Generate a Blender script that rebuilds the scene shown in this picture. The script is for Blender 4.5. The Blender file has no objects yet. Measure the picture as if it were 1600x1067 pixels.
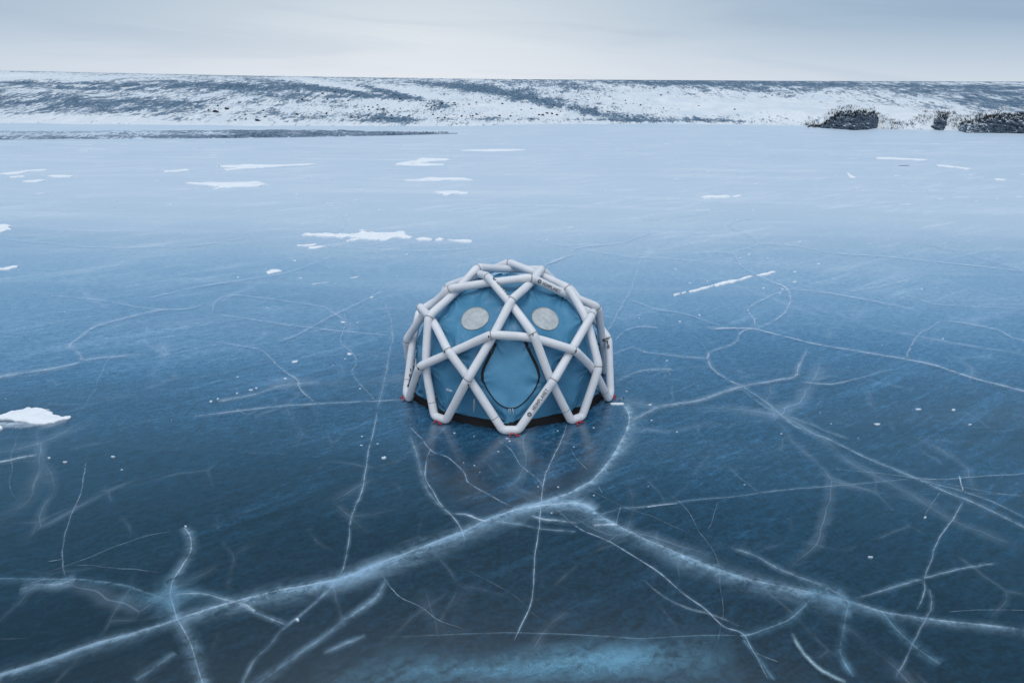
import bpy, bmesh, math, random
import numpy as np
from mathutils import Vector, Matrix
from mathutils.bvhtree import BVHTree

random.seed(7)
S = bpy.context.scene
COL = S.collection
R = math.radians

# ------------------------------------------------------------------ camera
F_PX = 1100.0                                   # focal length in pixels of a 1600 px wide frame
PITCH, ROLL = R(20.7106), R(0.6206)
CAM = Vector((0.0767, -15.752, 7.0824))
cp, sp, cr, sr = math.cos(PITCH), math.sin(PITCH), math.cos(ROLL), math.sin(ROLL)
FWD = Vector((0, cp, -sp))
UP0, RT0 = Vector((0, sp, cp)), Vector((1, 0, 0))
RIGHT = RT0 * cr + UP0 * sr
UP = UP0 * cr - RT0 * sr
cam = bpy.data.cameras.new('camera')
cam.sensor_width = 36.0
cam.lens = F_PX / 1600 * 36.0
cam.clip_start, cam.clip_end = 0.1, 9000
cam_o = bpy.data.objects.new('camera', cam)
COL.objects.link(cam_o)
cam_o.matrix_world = Matrix(((RIGHT.x, UP.x, -FWD.x, CAM.x), (RIGHT.y, UP.y, -FWD.y, CAM.y),
                             (RIGHT.z, UP.z, -FWD.z, CAM.z), (0, 0, 0, 1)))
S.camera = cam_o

# ------------------------------------------------------------------ sky
SUN_EL, SUN_AZ = R(74), R(-165)                  # azimuth from +y, positive to the right
W = bpy.data.worlds.new('World'); S.world = W; W.use_nodes = True
nt = W.node_tree; nt.nodes.clear()
def nd(t, typ, **kw):
    n = t.nodes.new(typ)
    for k, v in kw.items(): setattr(n, k, v)
    return n
def math_n(t, op, a, b=None, c=None, clamp=False):
    n = nd(t, 'ShaderNodeMath', operation=op); n.use_clamp = clamp
    for i, v in enumerate((a, b, c)):
        if v is None: continue
        if isinstance(v, (int, float)): n.inputs[i].default_value = v
        else: t.links.new(v, n.inputs[i])
    return n.outputs[0]
def mix_c(t, fac, a, b, blend='MIX'):
    n = nd(t, 'ShaderNodeMix', data_type='RGBA', blend_type=blend)
    for i, v in ((0, fac), (6, a), (7, b)):
        if isinstance(v, (int, float)): n.inputs[i].default_value = v
        elif isinstance(v, (tuple, list)): n.inputs[i].default_value = (*v[:3], 1)
        else: t.links.new(v, n.inputs[i])
    return n.outputs[2]
def ramp(t, fac, stops, interp='LINEAR'):
    n = nd(t, 'ShaderNodeValToRGB'); n.color_ramp.interpolation = interp
    el = n.color_ramp.elements
    while len(el) < len(stops): el.new(0.5)
    for e, (p, c) in zip(el, stops):
        e.position = p; e.color = (*c, 1) if isinstance(c, (tuple, list)) else (c, c, c, 1)
    t.links.new(fac, n.inputs[0]); return n.outputs[0]
def noise(t, vec, scale, detail=4, rough=0.55, dist=0.0, dim='3D'):
    n = nd(t, 'ShaderNodeTexNoise', noise_dimensions=dim)
    n.inputs['Scale'].default_value = scale; n.inputs['Detail'].default_value = detail
    n.inputs['Roughness'].default_value = rough; n.inputs['Distortion'].default_value = dist
    if vec is not None: t.links.new(vec, n.inputs['Vector'])
    return n.outputs[0]
def mapping(t, vec, scale=(1, 1, 1), rot=(0, 0, 0), loc=(0, 0, 0)):
    if any(rot):                                    # turn first, then stretch
        r = nd(t, 'ShaderNodeMapping'); r.inputs['Rotation'].default_value = rot
        t.links.new(vec, r.inputs['Vector']); vec = r.outputs[0]
    n = nd(t, 'ShaderNodeMapping')
    n.inputs['Scale'].default_value = scale; n.inputs['Location'].default_value = loc
    t.links.new(vec, n.inputs['Vector']); return n.outputs[0]
def smooth(t, v, lo, hi):
    n = nd(t, 'ShaderNodeMapRange', interpolation_type='SMOOTHSTEP')
    n.inputs['From Min'].default_value = lo; n.inputs['From Max'].default_value = hi
    t.links.new(v, n.inputs['Value']); return n.outputs[0]

tc = nd(nt, 'ShaderNodeTexCoord')
sep = nd(nt, 'ShaderNodeSeparateXYZ'); nt.links.new(tc.outputs['Generated'], sep.inputs[0])
gx, gy, gz = sep.outputs
zc = math_n(nt, 'MAXIMUM', gz, 0.0)
nis = nd(nt, 'ShaderNodeTexSky', sky_type='NISHITA', sun_disc=False)
nis.sun_elevation = SUN_EL; nis.sun_rotation = SUN_AZ; nis.air_density = 1.2; nis.dust_density = 0.6
# overcast: brightest low over the far shore, greyer and bluer higher up and to the sides
h_mid = ramp(nt, zc, [(0.0, (.80, .845, .92)), (.03, (.735, .795, .87)), (.062, (.69, .755, .83)), (.11, (.60, .68, .765)), (.30, (.30, .50, .71)), (.43, (.18, .41, .65)), (.58, (.03, .12, .21)), (.66, (.03, .115, .20)), (.8, (.60, .72, .87)), (1.0, (1.0, 1.06, 1.13))])
h_side = ramp(nt, zc, [(0.0, (.62, .71, .82)), (.025, (.50, .61, .75)), (.06, (.34, .47, .63)), (.11, (.32, .45, .61)), (.30, (.25, .45, .67)), (.43, (.15, .38, .62)), (.58, (.025, .11, .20)), (.66, (.025, .11, .195)), (.8, (.60, .72, .87)), (1.0, (1.0, 1.06, 1.13))])
dx = math_n(nt, 'SUBTRACT', gx, -0.12)
lobe = math_n(nt, 'POWER', 2.718, math_n(nt, 'MULTIPLY', math_n(nt, 'MULTIPLY', dx, dx), -7.0))
ahead = smooth(nt, gy, -0.6, 0.5)
over = mix_c(nt, math_n(nt, 'MULTIPLY', lobe, ahead), h_side, h_mid)
cl_v = mapping(nt, tc.outputs['Generated'], scale=(2.0, 2.0, 22.0), rot=(0, R(-3), 0))
cl = noise(nt, cl_v, 1.3, 5, 0.5, 0.4)
over = mix_c(nt, smooth(nt, cl, 0.46, 0.66), over, mix_c(nt, 1.0, over, (.90, .925, .95), 'MULTIPLY'))
cl2 = noise(nt, mapping(nt, tc.outputs['Generated'], scale=(1.0, 1.0, 9.0), loc=(3.1, 1, .4)), 1.6, 3, 0.5, 0.2)
over = mix_c(nt, math_n(nt, 'MULTIPLY', smooth(nt, cl2, 0.50, 0.68), 0.7), over, mix_c(nt, 1.0, over, (1.07, 1.06, 1.045), 'MULTIPLY'))
behind = ramp(nt, zc, [(0, (.55, .62, .70)), (.4, (.66, .75, .86)), (1.0, (1.0, 1.06, 1.13))])
over = mix_c(nt, smooth(nt, gy, -.35, .15), behind, over)
over10 = mix_c(nt, 1.0, over, (10.0, 10.0, 10.0), 'MULTIPLY')
skyc = mix_c(nt, 0.92, nis.outputs[0], over10)
bg = nd(nt, 'ShaderNodeBackground'); bg.inputs['Strength'].default_value = 0.1
nt.links.new(skyc, bg.inputs['Color'])
wo = nd(nt, 'ShaderNodeOutputWorld'); nt.links.new(bg.outputs[0], wo.inputs[0])

sun = bpy.data.lights.new('sun', 'SUN'); sun.energy = 1.0; sun.angle = R(28); sun.color = (1.0, .965, .92)
sun_o = bpy.data.objects.new('sun', sun); COL.objects.link(sun_o)
sd = Vector((math.sin(SUN_AZ) * math.cos(SUN_EL), math.cos(SUN_AZ) * math.cos(SUN_EL), math.sin(SUN_EL)))
sun_o.rotation_euler = sd.to_track_quat('Z', 'Y').to_euler()
S.view_settings.view_transform = 'Standard'; S.view_settings.look = 'None'
S.view_settings.exposure = 0.0; S.view_settings.gamma = 1.0
S.cycles.transparent_max_bounces = 24
S.cycles.max_bounces = 6

# ------------------------------------------------------------------ helpers
def ray(px, py):
    return (FWD + RIGHT * ((px - 800) / F_PX) + UP * ((533.5 - py) / F_PX)).normalized()
def G(px, py, z=0.0):
    d = ray(px, py); return CAM + d * ((z - CAM.z) / d.z)
def proj(p):
    d = p - CAM; w = d.dot(FWD)
    return 800 + F_PX * d.dot(RIGHT) / w, 533.5 - F_PX * d.dot(UP) / w
def Z1(x, y): return 600 + x / 3.4425, 390 + y / 3.4425     # survey scale of the tent

def hsh(i, j, seed):
    n = (i * 374761393 + j * 668265263 + seed * 974711) & 0xffffffff
    n = ((n ^ (n >> 13)) * 1274126177) & 0xffffffff
    return ((n ^ (n >> 16)) & 0xffffff) / float(0xffffff)
def vnoise(x, y, seed=0):
    x = np.asarray(x, float); y = np.asarray(y, float)
    i = np.floor(x).astype(np.int64); j = np.floor(y).astype(np.int64)
    u = x - i; v = y - j; u = u * u * (3 - 2 * u); v = v * v * (3 - 2 * v)
    a = hsh(i, j, seed); b = hsh(i + 1, j, seed); c = hsh(i, j + 1, seed); d = hsh(i + 1, j + 1, seed)
    return (a * (1 - u) + b * u) * (1 - v) + (c * (1 - u) + d * u) * v
def fbm(x, y, seed=0, oct=4, gain=0.5):
    s = 0; a = 1; t = 0
    for o in range(oct):
        s = s + a * vnoise(np.asarray(x) * 2 ** o + 17.3 * o, np.asarray(y) * 2 ** o - 9.1 * o, seed + o); t += a; a *= gain
    return s / t

def link_mesh(name, verts, faces, mat, parent=None, sm=True, uvs=None):
    me = bpy.data.meshes.new(name); me.from_pydata([tuple(v) for v in verts], [], faces)
    for m in (mat if isinstance(mat, (list, tuple)) else [mat]): me.materials.append(m)
    if sm: me.polygons.foreach_set('use_smooth', [True] * len(me.polygons))
    me.update()
    o = bpy.data.objects.new(name, me); COL.objects.link(o)
    if parent: o.parent = parent
    return o
def link_bm(name, bm, mat, parent=None, sm=True):
    me = bpy.data.meshes.new(name); bm.to_mesh(me); bm.free()
    me.materials.append(mat)
    if sm: me.polygons.foreach_set('use_smooth', [True] * len(me.polygons))
    o = bpy.data.objects.new(name, me); COL.objects.link(o)
    if parent: o.parent = parent
    return o
def tag(o, label=None, cat=None, group=None, kind=None):
    if label: o['label'] = label
    if cat: o['category'] = cat
    if group: o['group'] = group
    if kind: o['kind'] = kind
    return o

def mat(name, base=(.5, .5, .5), rough=.6, spec=.5, ior=None):
    m = bpy.data.materials.new(name); m.use_nodes = True
    t = m.node_tree; b = t.nodes['Principled BSDF']
    b.inputs['Base Color'].default_value = (*base, 1); b.inputs['Roughness'].default_value = rough
    b.inputs['Specular IOR Level'].default_value = spec
    if ior: b.inputs['IOR'].default_value = ior
    return m, t, b
def bump(t, b, h, strength, dist=1.0):
    n = nd(t, 'ShaderNodeBump'); n.inputs['Strength'].default_value = strength; n.inputs['Distance'].default_value = dist
    t.links.new(h, n.inputs['Height']); t.links.new(n.outputs[0], b.inputs['Normal']); return n
def objco(t): return nd(t, 'ShaderNodeTexCoord').outputs['Object']

# ------------------------------------------------------------------ materials
def make_ice():
    m, t, b = mat('ice', rough=.2, spec=.5, ior=2.25)
    co = objco(t)
    sx = nd(t, 'ShaderNodeSeparateXYZ'); t.links.new(co, sx.inputs[0])
    # base colour pales towards the shore: wind frost plus painted-in grazing sky sheen
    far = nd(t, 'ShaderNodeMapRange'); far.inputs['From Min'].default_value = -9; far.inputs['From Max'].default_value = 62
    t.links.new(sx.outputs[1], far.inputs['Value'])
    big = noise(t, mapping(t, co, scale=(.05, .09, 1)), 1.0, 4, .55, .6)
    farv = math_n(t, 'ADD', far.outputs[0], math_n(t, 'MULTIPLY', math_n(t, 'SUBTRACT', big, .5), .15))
    frost_sheen = ramp(t, farv, [(0.0, 0.0), (.02, .02), (.042, .018), (.077, .065), (.124, .20), (.196, .44), (.26, .60), (.40, .86), (.55, .92), (1.0, .92)])
    # wind-drawn frost veils
    st = noise(t, mapping(t, co, scale=(.16, 1.5, 1), rot=(0, 0, R(-36))), 1.0, 7, .62, .9)
    st2 = noise(t, mapping(t, co, scale=(.9, 5.5, 1), rot=(0, 0, R(-38))), 1.0, 5, .6, 1.2)
    veil = smooth(t, st, .47, .74); veil2 = smooth(t, st2, .50, .80)
    patch = smooth(t, noise(t, co, .16, 3, .5, .3), .36, .62)
    v = math_n(t, 'MULTIPLY', math_n(t, 'ADD', math_n(t, 'MULTIPLY', veil, .19), math_n(t, 'MULTIPLY', veil2, .17)), patch)
    # tiny trapped bubbles and frost grains
    gr = noise(t, co, 15.0, 3, .7)
    gr2 = noise(t, mapping(t, co, scale=(4, 8, 1), rot=(0, 0, R(-30))), 1.0, 4, .65)
    grv = math_n(t, 'MULTIPLY', math_n(t, 'SUBTRACT', math_n(t, 'ADD', gr, gr2), 1.0), .30)
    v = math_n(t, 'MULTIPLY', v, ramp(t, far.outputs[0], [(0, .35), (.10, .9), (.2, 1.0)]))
    fro = math_n(t, 'ADD', frost_sheen, math_n(t, 'MULTIPLY', v, .8))
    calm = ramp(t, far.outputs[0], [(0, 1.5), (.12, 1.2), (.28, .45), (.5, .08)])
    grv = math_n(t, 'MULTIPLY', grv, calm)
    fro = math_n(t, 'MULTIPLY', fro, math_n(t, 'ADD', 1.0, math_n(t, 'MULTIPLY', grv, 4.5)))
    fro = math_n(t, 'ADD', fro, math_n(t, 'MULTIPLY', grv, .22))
    # web of hairline fractures inside the ice
    wob = nd(t, 'ShaderNodeTexNoise'); wob.inputs['Scale'].default_value = .35; wob.inputs['Detail'].default_value = 3; wob.inputs['Roughness'].default_value = .42
    t.links.new(co, wob.inputs['Vector'])
    wv = nd(t, 'ShaderNodeVectorMath', operation='MULTIPLY_ADD'); wv.inputs[1].default_value = (1.6, 1.6, 0)
    t.links.new(wob.outputs['Color'], wv.inputs[0]); t.links.new(co, wv.inputs[2])
    web = None
    for sc, wd, soft, am, seed in ((.13, .0030, .040, .30, 0), (.30, .0045, .05, .20, 7.3), (.62, .0065, .05, .10, 3.1)):
        vo = nd(t, 'ShaderNodeTexVoronoi', feature='DISTANCE_TO_EDGE', voronoi_dimensions='2D'); vo.inputs['Scale'].default_value = sc
        t.links.new(mapping(t, wv.outputs[0], scale=(1, .75, 1), loc=(seed, seed * .7, 0)), vo.inputs['Vector'])
        line = nd(t, 'ShaderNodeMapRange', interpolation_type='SMOOTHSTEP'); line.inputs['From Min'].default_value = wd; line.inputs['From Max'].default_value = 0.0; t.links.new(vo.outputs[0], line.inputs['Value'])
        glow = nd(t, 'ShaderNodeMapRange', interpolation_type='SMOOTHERSTEP'); glow.inputs['From Min'].default_value = soft; glow.inputs['From Max'].default_value = 0.0; t.links.new(vo.outputs[0], glow.inputs['Value'])
        vis = smooth(t, noise(t, co, sc * 1.3 + .05, 3, .6), .44, .66)
        l = math_n(t, 'MULTIPLY', math_n(t, 'ADD', math_n(t, 'MULTIPLY', line.outputs[0], am * .65), math_n(t, 'MULTIPLY', glow.outputs[0], am * .42)), vis)
        web = l if web is None else math_n(t, 'ADD', web, l)
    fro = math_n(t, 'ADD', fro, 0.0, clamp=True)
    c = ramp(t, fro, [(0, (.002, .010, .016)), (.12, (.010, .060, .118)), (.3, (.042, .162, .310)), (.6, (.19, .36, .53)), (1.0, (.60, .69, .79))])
    c = mix_c(t, math_n(t, 'MULTIPLY', web, 1.15, clamp=True), c, (.52, .66, .80))
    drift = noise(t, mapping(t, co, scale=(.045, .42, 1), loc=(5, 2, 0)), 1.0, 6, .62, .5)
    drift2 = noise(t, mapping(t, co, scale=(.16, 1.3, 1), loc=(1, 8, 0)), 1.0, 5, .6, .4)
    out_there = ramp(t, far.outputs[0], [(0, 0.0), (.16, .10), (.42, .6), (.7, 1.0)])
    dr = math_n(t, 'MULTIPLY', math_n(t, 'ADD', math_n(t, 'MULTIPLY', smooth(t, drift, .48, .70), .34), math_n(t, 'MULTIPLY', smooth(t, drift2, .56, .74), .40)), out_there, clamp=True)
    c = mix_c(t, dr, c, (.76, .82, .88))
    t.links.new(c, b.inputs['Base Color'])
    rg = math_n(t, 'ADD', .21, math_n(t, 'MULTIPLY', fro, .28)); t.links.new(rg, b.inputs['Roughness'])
    hh = math_n(t, 'ADD', math_n(t, 'MULTIPLY', noise(t, co, 2.0, 4, .55), .006), math_n(t, 'MULTIPLY', gr, .0016))
    bump(t, b, hh, .35, 1.0)
    return m
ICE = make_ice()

def make_crack():
    m = bpy.data.materials.new('fracture'); m.use_nodes = True
    t = m.node_tree; b = t.nodes['Principled BSDF']; out = t.nodes['Material Output']
    at = nd(t, 'ShaderNodeVertexColor', layer_name='ck')
    co = objco(t)
    n1 = noise(t, co, 7.0, 6, .68, .5); n2 = noise(t, mapping(t, co, scale=(.8, 2.2, 1), rot=(0, 0, R(-30))), 1.3, 5, .6, .6); n3 = noise(t, co, 40.0, 2, .6)
    k = math_n(t, 'ADD', .12, math_n(t, 'MULTIPLY', smooth(t, math_n(t, 'ADD', math_n(t, 'MULTIPLY', n1, .5), math_n(t, 'MULTIPLY', n2, .6)), .36, .76), 1.35))
    k = math_n(t, 'MULTIPLY', k, math_n(t, 'ADD', .55, math_n(t, 'MULTIPLY', n3, .9)))
    a = math_n(t, 'MULTIPLY', at.outputs['Alpha'], k, clamp=True)
    t.links.new(at.outputs['Color'], b.inputs['Base Color'])
    b.inputs['Roughness'].default_value = .4; b.inputs['IOR'].default_value = 1.31
    tr = nd(t, 'ShaderNodeBsdfTransparent'); mx = nd(t, 'ShaderNodeMixShader')
    t.links.new(a, mx.inputs[0]); t.links.new(tr.outputs[0], mx.inputs[1]); t.links.new(b.outputs[0], mx.inputs[2])
    t.links.new(mx.outputs[0], out.inputs[0])
    return m
CRACK = make_crack()

def make_snow(name='snow', c=(.88, .90, .92)):
    m, t, b = mat(name, c, .7, .2)
    co = objco(t)
    n = noise(t, mapping(t, co, scale=(1, 2.2, 1)), 2.4, 5, .6)
    t.links.new(mix_c(t, smooth(t, n, .25, .7), (c[0] * .86, c[1] * .9, c[2] * .95), c), b.inputs['Base Color'])
    bump(t, b, math_n(t, 'ADD', n, math_n(t, 'MULTIPLY', noise(t, mapping(t, co, scale=(1.2, 7, 1), rot=(0, 0, R(-14))), 1.0, 4, .55, .8), .8)), .6, .06)
    return m
SNOW = make_snow()

def make_hill():
    m, t, b = mat('hillside', rough=.85, spec=.2)
    co = objco(t)
    at = nd(t, 'ShaderNodeVertexColor', layer_name='bare')
    n1 = noise(t, mapping(t, co, scale=(1.0, .28, 1)), 1.3, 7, .72, .3)
    n2 = noise(t, mapping(t, co, scale=(.22, .07, 1), rot=(0, 0, R(10))), 1.0, 6, .66, .8)
    n3 = noise(t, mapping(t, co, scale=(1.0, .25, 1)), 2.8, 3, .7)
    n4 = noise(t, mapping(t, co, scale=(.55, .12, 1), rot=(0, 0, R(6))), 1.0, 4, .6, .5)
    def dev(n, k): return math_n(t, 'MULTIPLY', math_n(t, 'SUBTRACT', n, .5), k)
    s = math_n(t, 'ADD', math_n(t, 'ADD', dev(n1, 1.1), dev(n2, 1.0)), math_n(t, 'ADD', dev(n3, 1.3), dev(n4, .9)))
    s = math_n(t, 'ADD', s, at.outputs['Color'])
    k = smooth(t, s, .02, .32)
    earth = mix_c(t, smooth(t, n3, .35, .68), (.042, .085, .138), (.17, .255, .355))
    snow = mix_c(t, smooth(t, n2, .3, .7), (.62, .69, .76), (.76, .795, .83))
    t.links.new(mix_c(t, k, snow, earth), b.inputs['Base Color'])
    bump(t, b, math_n(t, 'ADD', n3, n1), .5, .25)
    return m
HILL = make_hill()

def make_gravel():
    m, t, b = mat('gravel', rough=.85, spec=.2)
    co = objco(t)
    at = nd(t, 'ShaderNodeVertexColor', layer_name='bare')
    n1 = noise(t, mapping(t, co, scale=(1, .30, 1)), 2.8, 5, .75)
    n2 = noise(t, mapping(t, co, scale=(.18, .5, 1)), 1.0, 4, .6, .4)
    s = math_n(t, 'ADD', math_n(t, 'ADD', math_n(t, 'MULTIPLY', n1, 1.3), math_n(t, 'MULTIPLY', n2, .7)), at.outputs['Color'])
    k = smooth(t, s, .86, 1.10)
    t.links.new(mix_c(t, k, (.55, .65, .76), mix_c(t, smooth(t, n1, .4, .65), (.04, .07, .11), (.22, .30, .40))), b.inputs['Base Color'])
    bump(t, b, n1, .6, .15)
    return m
GRAVEL = make_gravel()

def make_bank():
    m, t, b = mat('eroded_earth', rough=.9, spec=.15)
    co = objco(t)
    n1 = noise(t, mapping(t, co, scale=(.8, 1.6, 2.6)), 1.6, 7, .7, .6)
    geo = nd(t, 'ShaderNodeNewGeometry'); sz = nd(t, 'ShaderNodeSeparateXYZ'); t.links.new(geo.outputs['Normal'], sz.inputs[0])
    at = nd(t, 'ShaderNodeVertexColor', layer_name='bare')
    n0 = noise(t, mapping(t, co, scale=(.5, .8, 1.3)), 1.0, 3, .6, .5)
    s = math_n(t, 'ADD', math_n(t, 'MULTIPLY', sz.outputs[2], .32), math_n(t, 'ADD', math_n(t, 'MULTIPLY', math_n(t, 'SUBTRACT', n1, .5), 1.7), math_n(t, 'MULTIPLY', math_n(t, 'SUBTRACT', n0, .5), .9)))
    s = math_n(t, 'ADD', s, at.outputs['Color'])
    k = smooth(t, s, .16, .34)
    e = mix_c(t, smooth(t, noise(t, co, 5.0, 4, .7), .35, .65), (.022, .036, .056), (.11, .155, .21))
    t.links.new(mix_c(t, k, e, (.66, .74, .82)), b.inputs['Base Color'])
    bump(t, b, n1, .7, .3)
    return m
BANK = make_bank()
def make_stone():
    m, t, b = mat('stone', rough=.85, spec=.3)
    co = objco(t)
    t.links.new(mix_c(t, smooth(t, noise(t, co, 4, 4, .6), .35, .7), (.02, .027, .04), (.06, .07, .09)), b.inputs['Base Color'])
    return m
STONE = make_stone()
GRASS = mat('dry_grass', (.035, .045, .05), .8, .2)[0]

def make_tube():
    m, t, b = mat('tube_fabric', rough=.48, spec=.35)
    co = objco(t)
    n = noise(t, co, 2.2, 5, .6); n2 = noise(t, co, 14, 4, .6)
    c = mix_c(t, smooth(t, n, .3, .75), (.66, .68, .725), (.75, .765, .80))
    c = mix_c(t, math_n(t, 'MULTIPLY', smooth(t, n2, .60, .74), .35), c, (.50, .51, .54))
    t.links.new(c, b.inputs['Base Color'])
    bump(t, b, noise(t, co, 9, 3, .5), .10, .02)
    return m
TUBE = make_tube()
def make_canopy(name, c1, c2):
    m, t, b = mat(name, rough=.42, spec=.4)
    co = objco(t)
    n = noise(t, co, 1.6, 4, .6)
    t.links.new(mix_c(t, smooth(t, n, .3, .7), c1, c2), b.inputs['Base Color'])
    w1 = noise(t, mapping(t, co, scale=(1, 1, .45)), 4.0, 4, .5, .4)
    w2 = noise(t, mapping(t, co, scale=(1.2, 1.2, .6), rot=(0, R(35), R(20))), 13.0, 3, .5, .3)
    h = math_n(t, 'ADD', math_n(t, 'MULTIPLY', w1, .03), math_n(t, 'MULTIPLY', w2, .006))
    bump(t, b, h, 1.0, 1.0)
    return m
CANOPY = make_canopy('canopy_fabric', (.052, .20, .345), (.068, .238, .395))
DOOR = make_canopy('door_fabric', (.078, .262, .435), (.092, .29, .47))
BLACK = mat('black_webbing', (.012, .013, .016), .6, .4)[0]
SKIRT = mat('black_groundsheet', (.010, .010, .012), .75, .2)[0]
SEAM = mat('seam_tape', (.30, .30, .31), .6, .3)[0]
INK = mat('print_ink', (.018, .018, .022), .6, .3)[0]
RED = mat('red_webbing', (.50, .018, .03), .6, .4)[0]
WHITE = mat('white_cord', (.75, .77, .8), .6, .3)[0]
METAL = mat('dull_metal', (.30, .33, .33), .35, .5)[0]; METAL.node_tree.nodes['Principled BSDF'].inputs['Metallic'].default_value = .8
def make_pvc():
    m, t, b = mat('clouded_window_film', rough=.38, spec=.5)
    co = objco(t)
    n = noise(t, mapping(t, co, scale=(1, 1, .6)), 6, 6, .65, 1.2)
    t.links.new(mix_c(t, smooth(t, n, .32, .68), (.36, .40, .42), (.52, .56, .57)), b.inputs['Base Color'])
    bump(t, b, n, .35, .03)
    return m
PVC = make_pvc()

# ------------------------------------------------------------------ lake ice with its fractures (one mesh)
V, FC, CK, MI = [], [], [], []
def ice_quad(x0, x1, y0, y1):
    i = len(V); V.extend([(x0, y0, 0), (x1, y0, 0), (x1, y1, 0), (x0, y1, 0)]); CK.extend([(0, 0, 0, 0)] * 4)
    FC.append((i, i + 1, i + 2, i + 3)); MI.append(0)
ice_quad(-900, 900, -900, 260)
CW = (.64, .77, .90); CB = (.21, .43, .60); CG = (.36, .56, .73)
strip_n = [0]
def catmull(pts, n):
    P = [pts[0]] + list(pts) + [pts[-1]]; out = []
    for i in range(1, len(P) - 2):
        a, b, c, d = (np.array(P[i + k]) for k in (-1, 0, 1, 2))
        for k in range(n):
            s = k / n
            out.append(.5 * ((2 * b) + (c - a) * s + (2 * a - 5 * b + 4 * c - d) * s * s + (3 * b - a - 3 * c + d) * s ** 3))
    out.append(np.array(P[-2])); return out
def strip(world, px_w, offs, alphas, col, fade=(.12, .12), jit=.0, wvar=.5, seed=0, amod=.5):
    """world: list of (x, y); offs: cross positions in units of px_w; alphas per cross position"""
    rnd = random.Random(seed * 7 + 3)
    n = len(world); strip_n[0] += 1
    z = .004 + .00025 * strip_n[0]
    base = len(V); m = len(offs); ph = rnd.uniform(0, 100)
    L = 0
    for i, p in enumerate(world):
        q0 = world[max(i - 1, 0)]; q1 = world[min(i + 1, n - 1)]
        tx, ty = q1[0] - q0[0], q1[1] - q0[1]; l = math.hypot(tx, ty) or 1; nx, ny = -ty / l, tx / l
        L += l / 2
        d = math.hypot(p[0] - CAM.x, p[1] - CAM.y); rr = math.hypot(d, CAM.z)
        # metres for one photo pixel across the crack, seen foreshortened on the ice
        vx, vy = (p[0] - CAM.x) / d, (p[1] - CAM.y) / d
        al = abs(nx * vx + ny * vy); ac = math.sqrt(max(0, 1 - al * al))
        app = math.hypot(al * CAM.z / rr, ac) * F_PX / rr
        s = i / max(n - 1, 1)
        wv = 1 + wvar * (2 * float(fbm(L * .5 + ph, 0.3, 5, 3)) - 1)
        w = px_w / app * wv
        f = min(1, s / fade[0] if fade[0] else 1, (1 - s) / fade[1] if fade[1] else 1)
        f = max(f, 0) ** .7
        am = 1 + amod * (2 * float(fbm(L * .9 + ph, 4.3, 11, 3)) - 1)
        for o, a in zip(offs, alphas):
            V.append((p[0] + nx * w * o, p[1] + ny * w * o, z)); CK.append((*col, a * f * am))
    for i in range(n - 1):
        for k in range(m - 1):
            a = base + i * m + k
            FC.append((a, a + m, a + m + 1, a + 1)); MI.append(1)
MIDK = [1.0]
GA = [(-1, 0), (-.55, .30), (-.22, .8), (0, 1), (.22, .8), (.55, .30), (1, 0)]
def crack(px, core=1.2, ca=.6, haze=0, ha=0, side=0, col=None, hcol=None, fade=(.1, .1), jit=.018, seed=None):
    col = col or CW; hcol = hcol or CG
    seed = seed if seed is not None else strip_n[0] + 1
    ca *= MIDK[0] * .95; ha *= MIDK[0] * .95; core *= .68
    w = [(g.x, g.y) for g in (G(*p) for p in px)]
    w = catmull(w, 24); rnd = random.Random(seed)
    ph = rnd.uniform(0, 50); out = []; L = 0
    for i, p in enumerate(w):
        q = w[min(i + 1, len(w) - 1)]; q0 = w[max(i - 1, 0)]
        t = q - q0; l = np.hypot(*t) or 1; nrm = np.array([-t[1], t[0]]) / l; L += l / 2
        d = math.hypot(p[0] - CAM.x, p[1] - CAM.y)
        j = (float(fbm(L * 1.3 + ph, .5, 3, 4)) - .5) * jit * d * .45 * .45 + (float(fbm(L * 5.5 + ph, 2.5, 23, 3)) - .5) * jit * d * .10
        out.append(p + nrm * j)
    if haze:
        if side == 0: pr = [(-1, 0), (-.6, .22), (-.25, .65), (0, 1), (.25, .65), (.6, .22), (1, 0)]
        else: pr = [(-.55 * side, 0), (-.22 * side, .16), (-.06 * side, .5), (0, .95), (.07 * side, 1), (.22 * side, .55), (.45 * side, .25), (.72 * side, .08), (1.0 * side, 0)]
        strip(out, haze * .78, [o for o, a in pr], [a * ha for o, a in pr], hcol, fade, wvar=.7, seed=seed)
    if core: strip(out, core, [o for o, a in GA], [a * ca for o, a in GA], col, fade, wvar=.35, seed=seed + 50)

# -- main fractures of the foreground, surveyed from the photograph
crack([(-30, 1062), (60, 1035), (150, 1005), (230, 983), (275, 968), (345, 945)], 3, .22, 26, .50, -1, fade=(0, .1))
crack([(275, 968), (345, 945), (430, 924), (500, 911), (540, 900), (590, 880), (640, 862), (690, 843), (725, 830), (755, 815), (800, 798), (845, 785), (875, 775), (900, 765), (925, 750), (945, 728), (965, 700), (978, 675), (982, 650), (975, 635), (968, 628)], 1.8, 1.0, 30, .85, -1, fade=(.05, .05))
crack([(430, 924), (500, 911), (540, 900), (590, 880), (640, 862), (690, 843), (755, 815), (845, 785)], 0, 0, 52, .5, -1, fade=(.3, .3))
crack([(845, 785), (905, 788), (945, 810), (1000, 838), (1050, 860), (1110, 885), (1170, 905), (1230, 917), (1290, 930), (1330, 940)], 1.6, .55, 30, .85, -1, fade=(.05, .02))
crack([(1290, 930), (1330, 940), (1380, 955), (1440, 965), (1520, 975), (1640, 987)], 1.4, .4, 24, .5, -1, fade=(.05, 0))
crack([(886, 660), (876, 690), (862, 720), (850, 750), (846, 785), (842, 830), (836, 870), (834, 910), (828, 945), (815, 975), (803, 1003)], 1.4, .75, 5, .25, 0)
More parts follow.
